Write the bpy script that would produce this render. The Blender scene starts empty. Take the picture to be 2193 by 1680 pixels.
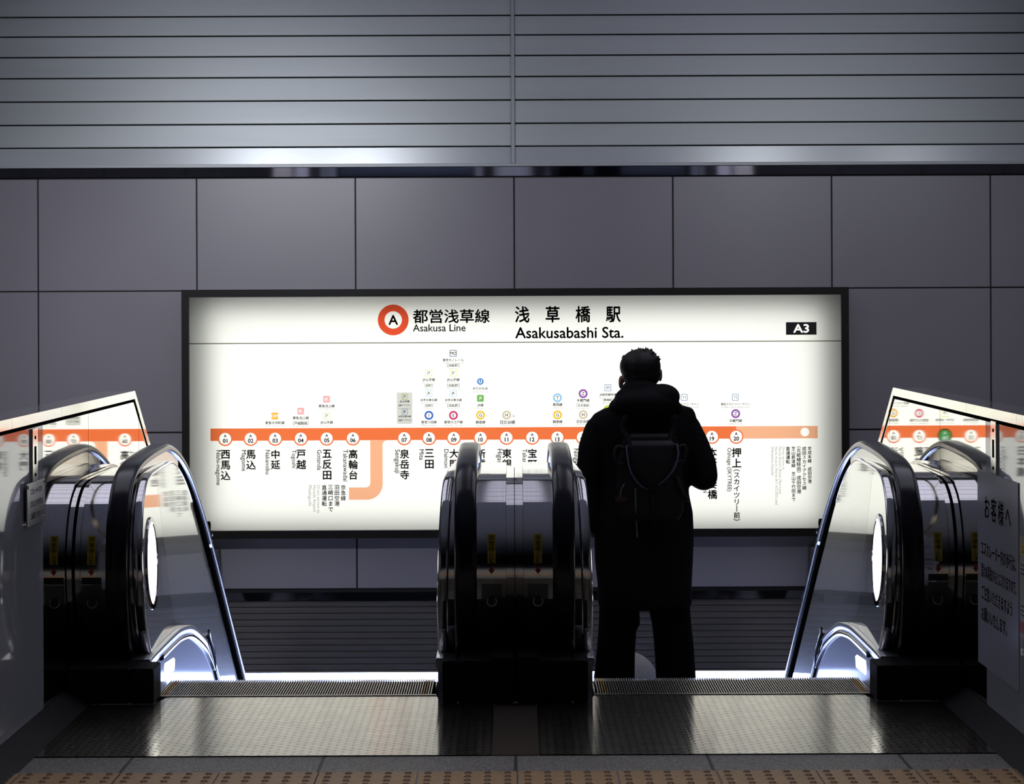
import bpy, bmesh, math, random
from mathutils import Vector, Matrix
random.seed(4)
sc = bpy.context.scene
C = sc.collection
PI = math.pi

# ------------------------------------------------------------------ camera, world, lights, exposure
F = 5500.0; EYE = 1.41; CX = 1100.0; HY = 655.0; ROLL = 0.0044
W, H = 2193, 1680
cd = bpy.data.cameras.new('camera'); cam = bpy.data.objects.new('camera', cd); C.objects.link(cam)
cd.sensor_width = 36.0; cd.lens = F / W * 36.0
cd.shift_x = -(CX - W / 2) / W; cd.shift_y = -((H / 2) - HY) / W
cd.clip_start = 0.1; cd.clip_end = 200
cam.location = (0, 0, EYE)
cam.rotation_euler = (Matrix.Rotation(PI / 2, 4, 'X') @ Matrix.Rotation(-ROLL, 4, 'Z')).to_euler()
sc.camera = cam
sc.view_settings.view_transform = 'Standard'; sc.view_settings.look = 'None'
sc.view_settings.exposure = 0.0; sc.view_settings.gamma = 1.0
sc.view_settings.use_curve_mapping = False
wd = bpy.data.worlds.new('world'); sc.world = wd; wd.use_nodes = True
wd.node_tree.nodes['Background'].inputs[0].default_value = (0.60, 0.68, 0.85, 1)
wd.node_tree.nodes['Background'].inputs[1].default_value = 0.02
try:
    sc.cycles.use_denoising = True
    sc.cycles.max_bounces = 10; sc.cycles.transparent_max_bounces = 16
    sc.cycles.sample_clamp_indirect = 6.0
except Exception:
    pass

def area(name, loc, target, sx, sy, L, col=(1, 1, 1), spread=PI):
    """rectangular lamp of radiance L aimed at target"""
    d = bpy.data.lights.new(name, 'AREA'); d.shape = 'RECTANGLE'; d.size = sx; d.size_y = sy
    d.energy = L * sx * sy * PI; d.color = col; d.spread = spread
    o = bpy.data.objects.new(name, d); C.objects.link(o); o.location = loc
    v = Vector(target) - Vector(loc)
    o.rotation_euler = v.to_track_quat('-Z', 'Y').to_euler()
    o['category'] = 'lamp'
    return o
YW = 15.04      # bulkhead wall
# wall washers on the edge of the lower ceiling, in front of the bulkhead
for i, (x, L, tx, tz) in enumerate(((-1.88, 60, -2.5, 1.25), (-1.17, 42, -.9, 1.25), (1.92, 20, 1.4, 1.25), (3.05, 11, 2.8, 1.25))):
    o = area('wall_washer_lamp', (x, 9.72, 2.78), (tx, YW, tz), 0.20, 0.14, L, (0.92, 0.95, 1.0), .92)
    o['label'] = ('ceiling edge spot lamp above the outer side of the left escalator', 'ceiling edge spot lamp above the middle of the left escalator',
                  'ceiling edge spot lamp above the outer side of the right escalator', 'ceiling edge spot lamp far right beyond the right partition')[i]
    o['group'] = 'spot lamps on the ceiling edge'

o = area('paving_fill_lamp', (0, 6.9, 2.84), (0, 7.05, 0), 3.6, 0.25, 3.2, (1.0, .93, .84), 1.15)  # fill added out of view to brighten the paving
o['label'] = 'added unseen fill lamp over the paving in front of the escalators'
# ------------------------------------------------------------------ materials
def mat(name, col, rough=0.5, metal=0.0, spec=0.5, emit=None, es=0.0, coat=0.0, ior=None):
    m = bpy.data.materials.new(name); m.use_nodes = True
    b = m.node_tree.nodes['Principled BSDF']
    b.inputs['Base Color'].default_value = (*col, 1); b.inputs['Roughness'].default_value = rough
    b.inputs['Metallic'].default_value = metal; b.inputs['Specular IOR Level'].default_value = spec
    b.inputs['Coat Weight'].default_value = coat; b.inputs['Coat Roughness'].default_value = 0.05
    if ior: b.inputs['IOR'].default_value = ior
    if emit: b.inputs['Emission Color'].default_value = (*emit, 1); b.inputs['Emission Strength'].default_value = es
    return m
def nodes(m): return m.node_tree.nodes, m.node_tree.links, m.node_tree.nodes['Principled BSDF']
def noise_var(m, scale, amount, stretch=(1, 1, 1), bump=0.0, rough_var=0.0, detail=4):
    n, l, b = nodes(m)
    tc = n.new('ShaderNodeTexCoord'); mp = n.new('ShaderNodeMapping'); mp.inputs['Scale'].default_value = stretch
    t = n.new('ShaderNodeTexNoise'); t.inputs['Scale'].default_value = scale; t.inputs['Detail'].default_value = detail
    l.new(tc.outputs['Object'], mp.inputs['Vector']); l.new(mp.outputs[0], t.inputs['Vector'])
    col = tuple(b.inputs['Base Color'].default_value)
    if amount:
        r = n.new('ShaderNodeValToRGB'); r.color_ramp.elements[0].position = 0.3; r.color_ramp.elements[1].position = 0.7
        r.color_ramp.elements[0].color = tuple(c * (1 - amount) for c in col[:3]) + (1,)
        r.color_ramp.elements[1].color = tuple(min(1, c * (1 + amount)) for c in col[:3]) + (1,)
        l.new(t.outputs['Fac'], r.inputs[0]); l.new(r.outputs[0], b.inputs['Base Color'])
    if bump:
        bp = n.new('ShaderNodeBump'); bp.inputs['Strength'].default_value = bump; bp.inputs['Distance'].default_value = 0.002
        l.new(t.outputs['Fac'], bp.inputs['Height']); l.new(bp.outputs[0], b.inputs['Normal'])
    if rough_var:
        mr = n.new('ShaderNodeMapRange'); r0 = b.inputs['Roughness'].default_value
        mr.inputs['To Min'].default_value = max(0, r0 - rough_var); mr.inputs['To Max'].default_value = r0 + rough_var
        l.new(t.outputs['Fac'], mr.inputs[0]); l.new(mr.outputs[0], b.inputs['Roughness'])
    return m
def film(name, col):
    m = bpy.data.materials.new(name); m.use_nodes = True
    n = m.node_tree.nodes; n.remove(n['Principled BSDF'])
    t = n.new('ShaderNodeBsdfTransparent'); t.inputs[0].default_value = (*col, 1)
    m.node_tree.links.new(t.outputs[0], n['Material Output'].inputs[0]); return m
def emis(name, col, s):
    m = bpy.data.materials.new(name); m.use_nodes = True
    n = m.node_tree.nodes; n.remove(n['Principled BSDF'])
    t = n.new('ShaderNodeEmission'); t.inputs[0].default_value = (*col, 1); t.inputs[1].default_value = s
    m.node_tree.links.new(t.outputs[0], n['Material Output'].inputs[0]); return m
def translucent(name, col):
    m = bpy.data.materials.new(name); m.use_nodes = True
    n = m.node_tree.nodes; n.remove(n['Principled BSDF'])
    t = n.new('ShaderNodeBsdfTranslucent'); t.inputs[0].default_value = (*col, 1)
    m.node_tree.links.new(t.outputs[0], n['Material Output'].inputs[0]); return m

M = {}
M['panel'] = noise_var(mat('enamel_wall_panel', (0.30, 0.285, 0.325), 0.30, 0, 0.5), 1.3, 0.04, detail=2)
M['joint'] = mat('black_joint', (0.006, 0.006, 0.010), 0.6)
M['slat'] = noise_var(mat('grey_louvre_metal', (0.42, 0.445, 0.46), 0.40, 0.5), 2.0, 0.05, (0.3, 1, 6), rough_var=0.05)
M['slat_low'] = mat('glossy_lowest_louvre', (0.52, 0.55, 0.58), 0.24, 0.12)
M['slat_trim'] = mat('pale_louvre_trim', (0.42, 0.44, 0.46), 0.4, 0.3)
M['lowslat'] = noise_var(mat('dark_shutter_metal', (0.125, 0.115, 0.105), 0.34, 0.45), 3, 0.08, (0.5, 1, 5))
M['chrome'] = mat('polished_chrome', (0.30, 0.31, 0.36), 0.05, 1.0)
M['steel'] = noise_var(mat('polished_steel', (0.62, 0.60, 0.57), 0.10, 1.0), 60, 0.03, (1, 0.05, 0.05), rough_var=0.03)
M['cladding'] = noise_var(mat('newel_steel', (0.80, 0.79, 0.80), 0.075, 1.0), 80, 0.04, (1, 0.02, 0.02), rough_var=0.02)
M['inner'] = noise_var(mat('brushed_inner_panel', (0.74, 0.73, 0.70), 0.10, 1.0), 25, 0.03, (1, 0.2, 4), rough_var=0.04)
def brushed(name, col, r1, r2, f):
    m = mat(name, col, r1, 1.0); n, l, b = nodes(m)
    tc = n.new('ShaderNodeTexCoord'); mp = n.new('ShaderNodeMapping'); mp.inputs['Scale'].default_value = (1, 1, 5); mp.inputs['Rotation'].default_value = (.6, 0, 0)
    t = n.new('ShaderNodeTexNoise'); t.inputs['Scale'].default_value = 90; t.inputs['Detail'].default_value = 3
    l.new(tc.outputs['Object'], mp.inputs['Vector']); l.new(mp.outputs[0], t.inputs['Vector'])
    g2 = n.new('ShaderNodeBsdfAnisotropic'); g2.inputs['Color'].default_value = (*col, 1); g2.inputs['Roughness'].default_value = r2
    mr = n.new('ShaderNodeMapRange'); mr.inputs['To Min'].default_value = f - .04; mr.inputs['To Max'].default_value = f + .04
    mr.inputs['From Min'].default_value = .3; mr.inputs['From Max'].default_value = .7
    l.new(t.outputs['Fac'], mr.inputs[0])
    mx = n.new('ShaderNodeMixShader'); l.new(mr.outputs[0], mx.inputs[0]); l.new(b.outputs[0], mx.inputs[1]); l.new(g2.outputs[0], mx.inputs[2])
    l.new(mx.outputs[0], n['Material Output'].inputs['Surface'])
    return m
M['inner'] = brushed('brushed_inner_panel', (0.90, 0.88, 0.82), 0.035, 0.42, 0.16)
M['slopepanel'] = brushed('brushed_slope_panel', (0.86, 0.86, 0.82), 0.04, 0.40, 0.24)
M['skirtsteel'] = brushed('brushed_skirt_panel', (0.62, 0.64, 0.70), 0.10, 0.50, 0.55)
M['mirror'] = mat('mirror_partition_steel', (0.88, 0.85, 0.79), 0.025, 1.0)
M['partition'] = mat('grey_gloss_partition', (0.44, 0.46, 0.53), 0.03, 0.0, 0.5, ior=1.6)
M['coping'] = noise_var(mat('coping_steel', (0.86, 0.82, 0.72), 0.09, 1.0), 30, 0.05)
M['blackgap'] = mat('dark_gap', (0.010, 0.010, 0.010), 0.9, 0, 0.0)
M['rubber'] = mat('black_handrail_rubber', (0.006, 0.006, 0.014), 0.22, 0, 0.5, coat=0.08)
M['black'] = mat('black_satin', (0.010, 0.010, 0.012), 0.35)
M['basedark'] = mat('dark_newel_base', (0.010, 0.010, 0.012), 0.7, 0, .15)
M['basebox'] = mat('newel_base_steel', (0.22, 0.22, 0.24), 0.22, 0.9)
M['kerb'] = noise_var(mat('black_kerb', (0.013, 0.013, 0.015), 0.6, 0, .2), 40, 0.2)
M['frame'] = mat('black_sign_frame', (0.008, 0.0075, 0.007), 0.5, 0, .25)
M['signface'] = translucent('lit_sign_acrylic', (0.90, 0.905, 0.87))
M['signbox'] = mat('white_box_lining', (0.8, 0.8, 0.8), 0.8)
M['ink'] = mat('black_ink', (0.010, 0.010, 0.009), 0.6)
M['inkgrey'] = film('grey_ink_film', (0.20, 0.20, 0.17))
M['rule'] = film('rule_film', (0.16, 0.17, 0.13))
M['orange'] = film('orange_film', (0.78, 0.165, 0.055))
M['salmon'] = film('salmon_film', (0.85, 0.42, 0.26))
M['red'] = film('red_film', (0.75, 0.085, 0.035))
M['whitelit'] = emis('lit_white_letter', (1, 1, 0.97), 1.0)
M['greybox'] = film('pale_grey_film', (0.60, 0.60, 0.60))
for k, c in dict(amber=(0.62, 0.34, 0.04), pink=(0.62, 0.30, 0.32), lime=(0.52, 0.58, 0.16), sky=(0.30, 0.48, 0.62), blue=(0.035, 0.10, 0.42),
                 blue2=(0.07, 0.19, 0.46), magenta=(0.45, 0.03, 0.13), green=(0.12, 0.32, 0.07), yellow=(0.60, 0.40, 0.03), sand=(0.46, 0.40, 0.30),
                 cyan=(0.20, 0.40, 0.62), purple=(0.20, 0.06, 0.30), navy=(0.06, 0.10, 0.18), royal=(0.12, 0.20, 0.42), leaf=(0.34, 0.45, 0.02),
                 lemon=(0.60, 0.52, 0.05), darkgreen=(0.03, 0.20, 0.06), ochre=(0.60, 0.30, 0.04)).items():
    M[k] = film(k + '_film', tuple(min(.95, v * 1.3) for v in c))
M['tactile'] = noise_var(mat('ochre_tactile_tile', (0.27, 0.175, 0.095), 0.55), 30, 0.12)
M['dome'] = mat('worn_tactile_dome', (0.085, 0.045, 0.018), 0.5)
M['shoe'] = mat('black_shoe', (0.012, 0.012, 0.012), 0.4)
M['coat'] = noise_var(mat('black_coat_cloth', (0.0085, 0.0085, 0.010), 0.85, 0, 0.15), 60, 0.2, bump=0.2)
M['trouser'] = mat('black_trouser_cloth', (0.006, 0.006, 0.008), 0.9, 0, 0.1)
M['hair'] = noise_var(mat('black_hair', (0.010, 0.009, 0.008), 0.5, 0, 0.3), 150, 0.4, (1, 1, 0.1), bump=0.4)
M['skin'] = mat('skin', (0.33, 0.17, 0.12), 0.5, 0, 0.3)
M['eye'] = mat('eye_white', (0.7, 0.7, 0.68), 0.2)
M['packfab'] = noise_var(mat('black_pack_nylon', (0.0095, 0.0095, 0.012), 0.55, 0, 0.3), 200, 0.2)
M['piping'] = mat('pale_blue_piping', (0.10, 0.11, 0.20), 0.35, 0.2)
M['cord'] = mat('pale_drawcord', (0.20, 0.20, 0.20), 0.6)
M['maroon'] = mat('dark_red_tab', (0.05, 0.008, 0.008), 0.6)
M['phone'] = mat('phone_black', (0.02, 0.02, 0.02), 0.2)
M['greyknit'] = noise_var(mat('grey_fleece', (0.34, 0.34, 0.35), 0.95, 0, 0.1), 260, 0.35, bump=0.6)
M['greycoat'] = mat('grey_wool', (0.16, 0.16, 0.17), 0.9)
M['stepmetal'] = mat('step_aluminium', (0.50, 0.48, 0.45), 0.32, 0.9)
M['groove'] = mat('step_groove', (0.012, 0.012, 0.012), 0.9, 0, 0.0)
M['yellow_line'] = mat('yellow_step_edge', (0.55, 0.30, 0.02), 0.4)
M['combplate'] = mat('comb_metal', (0.22, 0.21, 0.19), 0.35, 0.9)
M['lamp_white'] = emis('balustrade_lamp', (1.0, 0.99, 0.97), 2.2)
M['lamp_skirt'] = emis('comb_lamp', (0.98, 1.0, 0.93), 2.6)
M['lowglow'] = emis('lower_hall_glow', (0.42, 0.53, 1.0), 13.0)
M['louvre_light'] = emis('louvre_ceiling_light', (0.82, 0.82, 1.0), 0.85)
M['dim_light'] = emis('slot_ceiling_light', (0.80, 0.80, 1.0), 0.55)
M['ceil'] = mat('grey_ceiling', (0.62, 0.63, 0.67), 0.5, 0.0)
M['plain_dark'] = mat('dark_far_wall', (0.03, 0.028, 0.028), 0.7)
M['redband'] = mat('red_far_band', (0.45, 0.03, 0.04), 0.6)
M['plate_notice'] = mat('pale_notice_plate', (0.34, 0.34, 0.36), 0.18, 0.4)
M['notice_ink'] = mat('maroon_notice_ink', (0.06, 0.02, 0.03), 0.5)
M['notice_ink2'] = mat('navy_notice_ink', (0.03, 0.025, 0.06), 0.5)
M['paper'] = mat('white_laminated_paper', (0.36, 0.37, 0.47), 0.30, 0, 0.2)
M['poster_paper'] = mat('cream_poster_paper', (0.34, 0.32, 0.27), 0.4)
M['posteryellow'] = mat('poster_yellow', (0.60, 0.45, 0.03), 0.5)
M['posterred'] = mat('poster_red', (0.40, 0.03, 0.02), 0.5)
M['labyellow'] = mat('label_yellow', (0.55, 0.42, 0.03), 0.5)
M['labred'] = mat('label_red', (0.35, 0.03, 0.015), 0.5)
M['lining'] = mat('white_lower_wall', (0.6, 0.62, 0.66), 0.4)

# granite strip in front of the landing plates
g = mat('speckled_granite', (0.13, 0.13, 0.14), 0.55); M['granite'] = g
n, l, b = nodes(g)
tc = n.new('ShaderNodeTexCoord'); t = n.new('ShaderNodeTexNoise'); t.inputs['Scale'].default_value = 190; t.inputs['Detail'].default_value = 3
r = n.new('ShaderNodeValToRGB'); r.color_ramp.elements[0].position = .38; r.color_ramp.elements[1].position = .66
r.color_ramp.elements[0].color = (.05, .05, .058, 1); r.color_ramp.elements[1].color = (.27, .265, .26, 1)
br = n.new('ShaderNodeTexBrick'); br.offset = 0; br.inputs['Scale'].default_value = 1
br.inputs['Brick Width'].default_value = .6; br.inputs['Row Height'].default_value = 3.0; br.inputs['Mortar Size'].default_value = .006
br.inputs['Color1'].default_value = (1, 1, 1, 1); br.inputs['Color2'].default_value = (1, 1, 1, 1); br.inputs['Mortar'].default_value = (.06, .06, .06, 1)
mx = n.new('ShaderNodeMix'); mx.data_type = 'RGBA'; mx.blend_type = 'MULTIPLY'; mx.inputs[0].default_value = 1
l.new(tc.outputs['Object'], t.inputs['Vector']); l.new(t.outputs['Fac'], r.inputs[0])
l.new(tc.outputs['Object'], br.inputs['Vector']); l.new(r.outputs[0], mx.inputs[6]); l.new(br.outputs['Color'], mx.inputs[7])
l.new(mx.outputs[2], b.inputs['Base Color'])
# landing plate: metal sheet embossed with staggered dashes
def plate_mat(name, col, rough):
    m = mat(name, col, rough, 1.0); n, l, b = nodes(m)
    tc = n.new('ShaderNodeTexCoord')
    br = n.new('ShaderNodeTexBrick'); br.offset = .5; br.inputs['Scale'].default_value = 1
    br.inputs['Brick Width'].default_value = .052; br.inputs['Row Height'].default_value = .025; br.inputs['Mortar Size'].default_value = .0065
    br.inputs['Mortar Smooth'].default_value = .6
    br.inputs['Color1'].default_value = (1, 1, 1, 1); br.inputs['Color2'].default_value = (1, 1, 1, 1); br.inputs['Mortar'].default_value = (0, 0, 0, 1)
    l.new(tc.outputs['Object'], br.inputs['Vector'])
    mc = n.new('ShaderNodeMix'); mc.data_type = 'RGBA'
    mc.inputs[6].default_value = tuple(c * .25 for c in col) + (1,); mc.inputs[7].default_value = (*col, 1)
    l.new(br.outputs['Color'], mc.inputs[0])
    no = n.new('ShaderNodeTexNoise'); no.inputs['Scale'].default_value = 14; no.inputs['Detail'].default_value = 5
    l.new(tc.outputs['Object'], no.inputs['Vector'])
    mr = n.new('ShaderNodeMapRange'); mr.inputs['From Min'].default_value = .3; mr.inputs['From Max'].default_value = .7
    mr.inputs['To Min'].default_value = .78; mr.inputs['To Max'].default_value = 1.1
    l.new(no.outputs['Fac'], mr.inputs[0])
    m2 = n.new('ShaderNodeMix'); m2.data_type = 'RGBA'; m2.blend_type = 'MULTIPLY'; m2.inputs[0].default_value = 1
    l.new(mc.outputs[2], m2.inputs[6]); l.new(mr.outputs[0], m2.inputs[7]); l.new(m2.outputs[2], b.inputs['Base Color'])
    cv = n.new('ShaderNodeCombineXYZ'); cv.inputs[1].default_value = 1.0     # grooves run across: the sheen is drawn out along the walking direction
    b.inputs['Anisotropic'].default_value = .9; l.new(cv.outputs[0], b.inputs['Tangent'])
    bp = n.new('ShaderNodeBump'); bp.inputs['Strength'].default_value = .12; bp.inputs['Distance'].default_value = .001
    l.new(br.outputs['Color'], bp.inputs['Height']); l.new(bp.outputs[0], b.inputs['Normal'])
    return m
M['landing'] = plate_mat('embossed_landing_plate', (0.68, 0.65, 0.54), 0.16)
M['strip'] = mat('worn_bronze_strip', (0.05, 0.04, 0.032), 0.8, 0.0, 0.1)

# ------------------------------------------------------------------ mesh helpers
def obj(name, bm, m, parent=None, smooth=False):
    me = bpy.data.meshes.new(name)
    if isinstance(bm, bpy.types.Mesh): me = bm
    else:
        bmesh.ops.recalc_face_normals(bm, faces=bm.faces[:]); bm.to_mesh(me); bm.free()
    o = bpy.data.objects.new(name, me); C.objects.link(o)
    for mm in (m if isinstance(m, (list, tuple)) else [m]):
        me.materials.append(M[mm] if isinstance(mm, str) else mm)
    if smooth:
        for p in me.polygons: p.use_smooth = True
    if parent is not None: o.parent = parent; o.matrix_parent_inverse = parent.matrix_basis.inverted()
    return o
def thing(name, label, cat, loc=(0, 0, 0), group=None):
    o = bpy.data.objects.new(name, None); C.objects.link(o); o.location = loc; o.empty_display_size = .1
    o['label'] = label; o['category'] = cat
    if group: o['group'] = group
    return o
def tag(o, label, cat, group=None):
    o['label'] = label; o['category'] = cat
    if group: o['group'] = group
    return o
def struct(o): o['kind'] = 'structure'; return o
def box(bm, x0, x1, y0, y1, z0, z1, mi=0):
    vs = [bm.verts.new((x, y, z)) for x in (x0, x1) for y in (y0, y1) for z in (z0, z1)]
    for q in ((0, 1, 3, 2), (4, 6, 7, 5), (0, 4, 5, 1), (2, 3, 7, 6), (0, 2, 6, 4), (1, 5, 7, 3)):
        f = bm.faces.new([vs[i] for i in q]); f.material_index = mi
def boxo(name, x0, x1, y0, y1, z0, z1, m, parent=None, bevel=0):
    bm = bmesh.new(); box(bm, x0, x1, y0, y1, z0, z1)
    if bevel: bmesh.ops.bevel(bm, geom=bm.edges[:], offset=bevel, segments=2, affect='EDGES')
    return obj(name, bm, m, parent)
def prism(bm, poly, x0, x1, mi=0):
    """polygon in (Y,Z) extruded along X"""
    a = [bm.verts.new((x0, y, z)) for y, z in poly]; c = [bm.verts.new((x1, y, z)) for y, z in poly]
    k = len(poly)
    fs = []
    for i in range(k):
        fs.append(bm.faces.new((a[i], a[(i + 1) % k], c[(i + 1) % k], c[i])))
    from mathutils.geometry import tessellate_polygon
    for tri in tessellate_polygon([[Vector((y, z, 0)) for y, z in poly]]):
        try:
            fs.append(bm.faces.new([a[i] for i in tri])); fs.append(bm.faces.new([c[i] for i in tri]))
        except ValueError: pass
    for f in fs: f.material_index = mi
    return fs
def catmull(pts, n=8):
    out = []
    P = [pts[0]] + list(pts) + [pts[-1]]
    for i in range(1, len(P) - 2):
        p0, p1, p2, p3 = P[i - 1], P[i], P[i + 1], P[i + 2]
        for k in range(n):
            t = k / n
            out.append(tuple(.5 * ((2 * p1[j]) + (-p0[j] + p2[j]) * t + (2 * p0[j] - 5 * p1[j] + 4 * p2[j] - p3[j]) * t * t
                                   + (-p0[j] + 3 * p1[j] - 3 * p2[j] + p3[j]) * t ** 3) for j in range(len(p1))))
    out.append(tuple(pts[-1])); return out
def normals2(path):
    """left-hand normals (outward for a path that runs up the front and away over the top)"""
    N = []
    for i in range(len(path)):
        a = path[max(0, i - 1)]; b = path[min(len(path) - 1, i + 1)]
        dy, dz = b[0] - a[0], b[1] - a[1]; L = math.hypot(dy, dz) or 1
        N.append((-dz / L, dy / L))
    return N
def sweep(bm, path, sect, caps=True, mi=0):
    """sect: closed list of (x, n); path in (Y,Z)"""
    N = normals2(path); rings = []
    for (y, z), (ny, nz) in zip(path, N):
        rings.append([bm.verts.new((x, y + ny * n, z + nz * n)) for x, n in sect])
    k = len(sect)
    for A, B in zip(rings, rings[1:]):
        for i in range(k):
            f = bm.faces.new((A[i], A[(i + 1) % k], B[(i + 1) % k], B[i])); f.material_index = mi; f.smooth = True
    if caps:
        bm.faces.new(rings[0]); bm.faces.new(rings[-1])
def offset(path, d):
    return [(y + ny * d, z + nz * d) for (y, z), (ny, nz) in zip(path, normals2(path))]
def disc(bm, c, r, axis, seg=40, mi=0):
    ax = {'x': (Vector((0, 1, 0)), Vector((0, 0, 1))), 'y': (Vector((1, 0, 0)), Vector((0, 0, 1)))}[axis]
    vs = [bm.verts.new(Vector(c) + ax[0] * r * math.cos(2 * PI * i / seg) + ax[1] * r * math.sin(2 * PI * i / seg)) for i in range(seg)]
    f = bm.faces.new(vs); f.material_index = mi; return f
def cyl(bm, c0, c1, r0, r1=None, seg=16):
    r1 = r0 if r1 is None else r1
    c0 = Vector(c0); c1 = Vector(c1); d = (c1 - c0).normalized()
    u = d.orthogonal().normalized(); v = d.cross(u)
    A = [bm.verts.new(c0 + (u * math.cos(2 * PI * i / seg) + v * math.sin(2 * PI * i / seg)) * r0) for i in range(seg)]
    B = [bm.verts.new(c1 + (u * math.cos(2 * PI * i / seg) + v * math.sin(2 * PI * i / seg)) * r1) for i in range(seg)]
    for i in range(seg): bm.faces.new((A[i], A[(i + 1) % seg], B[(i + 1) % seg], B[i]))
    bm.faces.new(A); bm.faces.new(B)
def ball(bm, c, rx, ry=None, rz=None, rot=None, u=20, v=14):
    ry = rx if ry is None else ry; rz = rx if rz is None else rz
    mt = Matrix.Translation(Vector(c)) @ (rot.to_4x4() if rot is not None else Matrix.Identity(4)) @ Matrix.Diagonal((rx, ry, rz, 1))
    bmesh.ops.create_uvsphere(bm, u_segments=u, v_segments=v, radius=1, matrix=mt)
def limb(bm, pts, seg=14, flat=1.0):
    """chain of tapered capsules through (x,y,z,r)"""
    for a, b in zip(pts, pts[1:]):
        cyl(bm, a[:3], b[:3], a[3], b[3], seg)
    for p in pts: ball(bm, p[:3], p[3] * .995, u=14, v=10)
def loft(bm, rows, seg=28, e=2.4):
    """rows of (z, xl, xr, yc, hy): closed superellipse sections"""
    rings = []
    for z, xl, xr, yc, hy in rows:
        cx, hx = (xl + xr) / 2, (xr - xl) / 2; R = []
        for i in range(seg):
            t = 2 * PI * i / seg; c, s = math.cos(t), math.sin(t)
            R.append(bm.verts.new((cx + hx * math.copysign(abs(c) ** (2 / e), c), yc + hy * math.copysign(abs(s) ** (2 / e), s), z)))
        rings.append(R)
    for A, B in zip(rings, rings[1:]):
        for i in range(seg): bm.faces.new((A[i], A[(i + 1) % seg], B[(i + 1) % seg], B[i]))
    bm.faces.new(rings[0]); bm.faces.new(rings[-1])
def fused(name, bm, m, parent, voxel=.008, smooth=3):
    """fuse overlapping closed shapes into one continuous skin"""
    bmesh.ops.recalc_face_normals(bm, faces=bm.faces[:])
    me = bpy.data.meshes.new(name); bm.to_mesh(me); bm.free()
    t = bpy.data.objects.new('tmp', me); C.objects.link(t)
    md = t.modifiers.new('r', 'REMESH'); md.mode = 'VOXEL'; md.voxel_size = voxel
    if smooth:
        s = t.modifiers.new('s', 'SMOOTH'); s.factor = .5; s.iterations = smooth
    dg = bpy.context.evaluated_depsgraph_get(); dg.update()
    out = bpy.data.meshes.new_from_object(t.evaluated_get(dg)); out.name = name
    bpy.data.objects.remove(t); bpy.data.meshes.remove(me)
    out.materials.clear()
    return obj(name, out, m, parent, True)
def curve_mesh(loops):
    """planar face set with holes from closed (x,y) loops"""
    cu = bpy.data.curves.new('c', 'CURVE'); cu.dimensions = '2D'; cu.fill_mode = 'BOTH'
    for lp in loops:
        s = cu.splines.new('POLY'); s.points.add(len(lp) - 1)
        for p, q in zip(s.points, lp): p.co = (q[0], q[1], 0, 1)
        s.use_cyclic_u = True
    o = bpy.data.objects.new('c', cu); C.objects.link(o)
    dg = bpy.context.evaluated_depsgraph_get(); dg.update()
    me = bpy.data.meshes.new_from_object(o.evaluated_get(dg))
    bpy.data.objects.remove(o); bpy.data.curves.remove(cu); return me
def text_mesh(body, bold=0.0, line=1.0, align='LEFT', space=1.0):
    cu = bpy.data.curves.new('t', 'FONT'); cu.body = body; cu.space_line = line; cu.align_x = align
    cu.space_character = space; cu.resolution_u = 3
    o = bpy.data.objects.new('t', cu); C.objects.link(o)
    dg = bpy.context.evaluated_depsgraph_get(); dg.update()
    me = bpy.data.meshes.new_from_object(o.evaluated_get(dg))
    bpy.data.objects.remove(o); bpy.data.curves.remove(cu)
    if bold:      # heavier strokes: the outline laid again a hair to each side
        bm = bmesh.new(); b_ = bold * .8
        for dx, dy in ((0, 0), (b_, 0), (-b_, 0), (0, b_), (0, -b_)):
            k = len(bm.verts); bm.from_mesh(me); bm.verts.ensure_lookup_table()
            for v in bm.verts[k:]: v.co.x += dx; v.co.y += dy
        bm.to_mesh(me); bm.free()
    return me
def bbox2(me):
    xs = [v.co.x for v in me.vertices]; ys = [v.co.y for v in me.vertices]
    return min(xs), max(xs), min(ys), max(ys)
def place_text(me, fn, cx=None, x0=None, top=None, cy=None, w=None, h=None, rot=0, sx=1.0):
    """scale a flat text mesh to width w or height h (plan units, y down) and map every vertex through fn(u, v)"""
    if rot == -90:
        for v in me.vertices: v.co = Vector((v.co.y, -v.co.x, 0))
    a, b_, c, d = bbox2(me)
    k = (w / (b_ - a)) if w else (h / (d - c))
    kx = k * sx
    if w and h: kx = w / (b_ - a); k = h / (d - c)
    ox = (x0 - a * kx) if x0 is not None else cx - (a + b_) / 2 * kx
    oy = (top + d * k) if top is not None else cy + (c + d) / 2 * k
    for v in me.vertices: v.co = fn(ox + v.co.x * kx, oy - v.co.y * k)
    return me
def join(meshes):
    bm = bmesh.new()
    for m_ in meshes: bm.from_mesh(m_); bpy.data.meshes.remove(m_)
    return bm
def circ(cx, cy, r, seg=40): return [(cx + r * math.cos(2 * PI * i / seg), cy + r * math.sin(2 * PI * i / seg)) for i in range(seg)]
def rrect(x0, y0, x1, y1, r=2.0, k=5):
    out = []
    for cx, cy, a0 in ((x1 - r, y1 - r, 0), (x0 + r, y1 - r, 90), (x0 + r, y0 + r, 180), (x1 - r, y0 + r, 270)):
        for i in range(k + 1):
            a = math.radians(a0 + 90 * i / k); out.append((cx + r * math.cos(a), cy + r * math.sin(a)))
    return out
def XZ(px, py, Y):
    """level picture point -> X, Z at depth Y"""
    s = F / Y; return (px - CX) / s, EYE - (py - HY) / s

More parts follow.
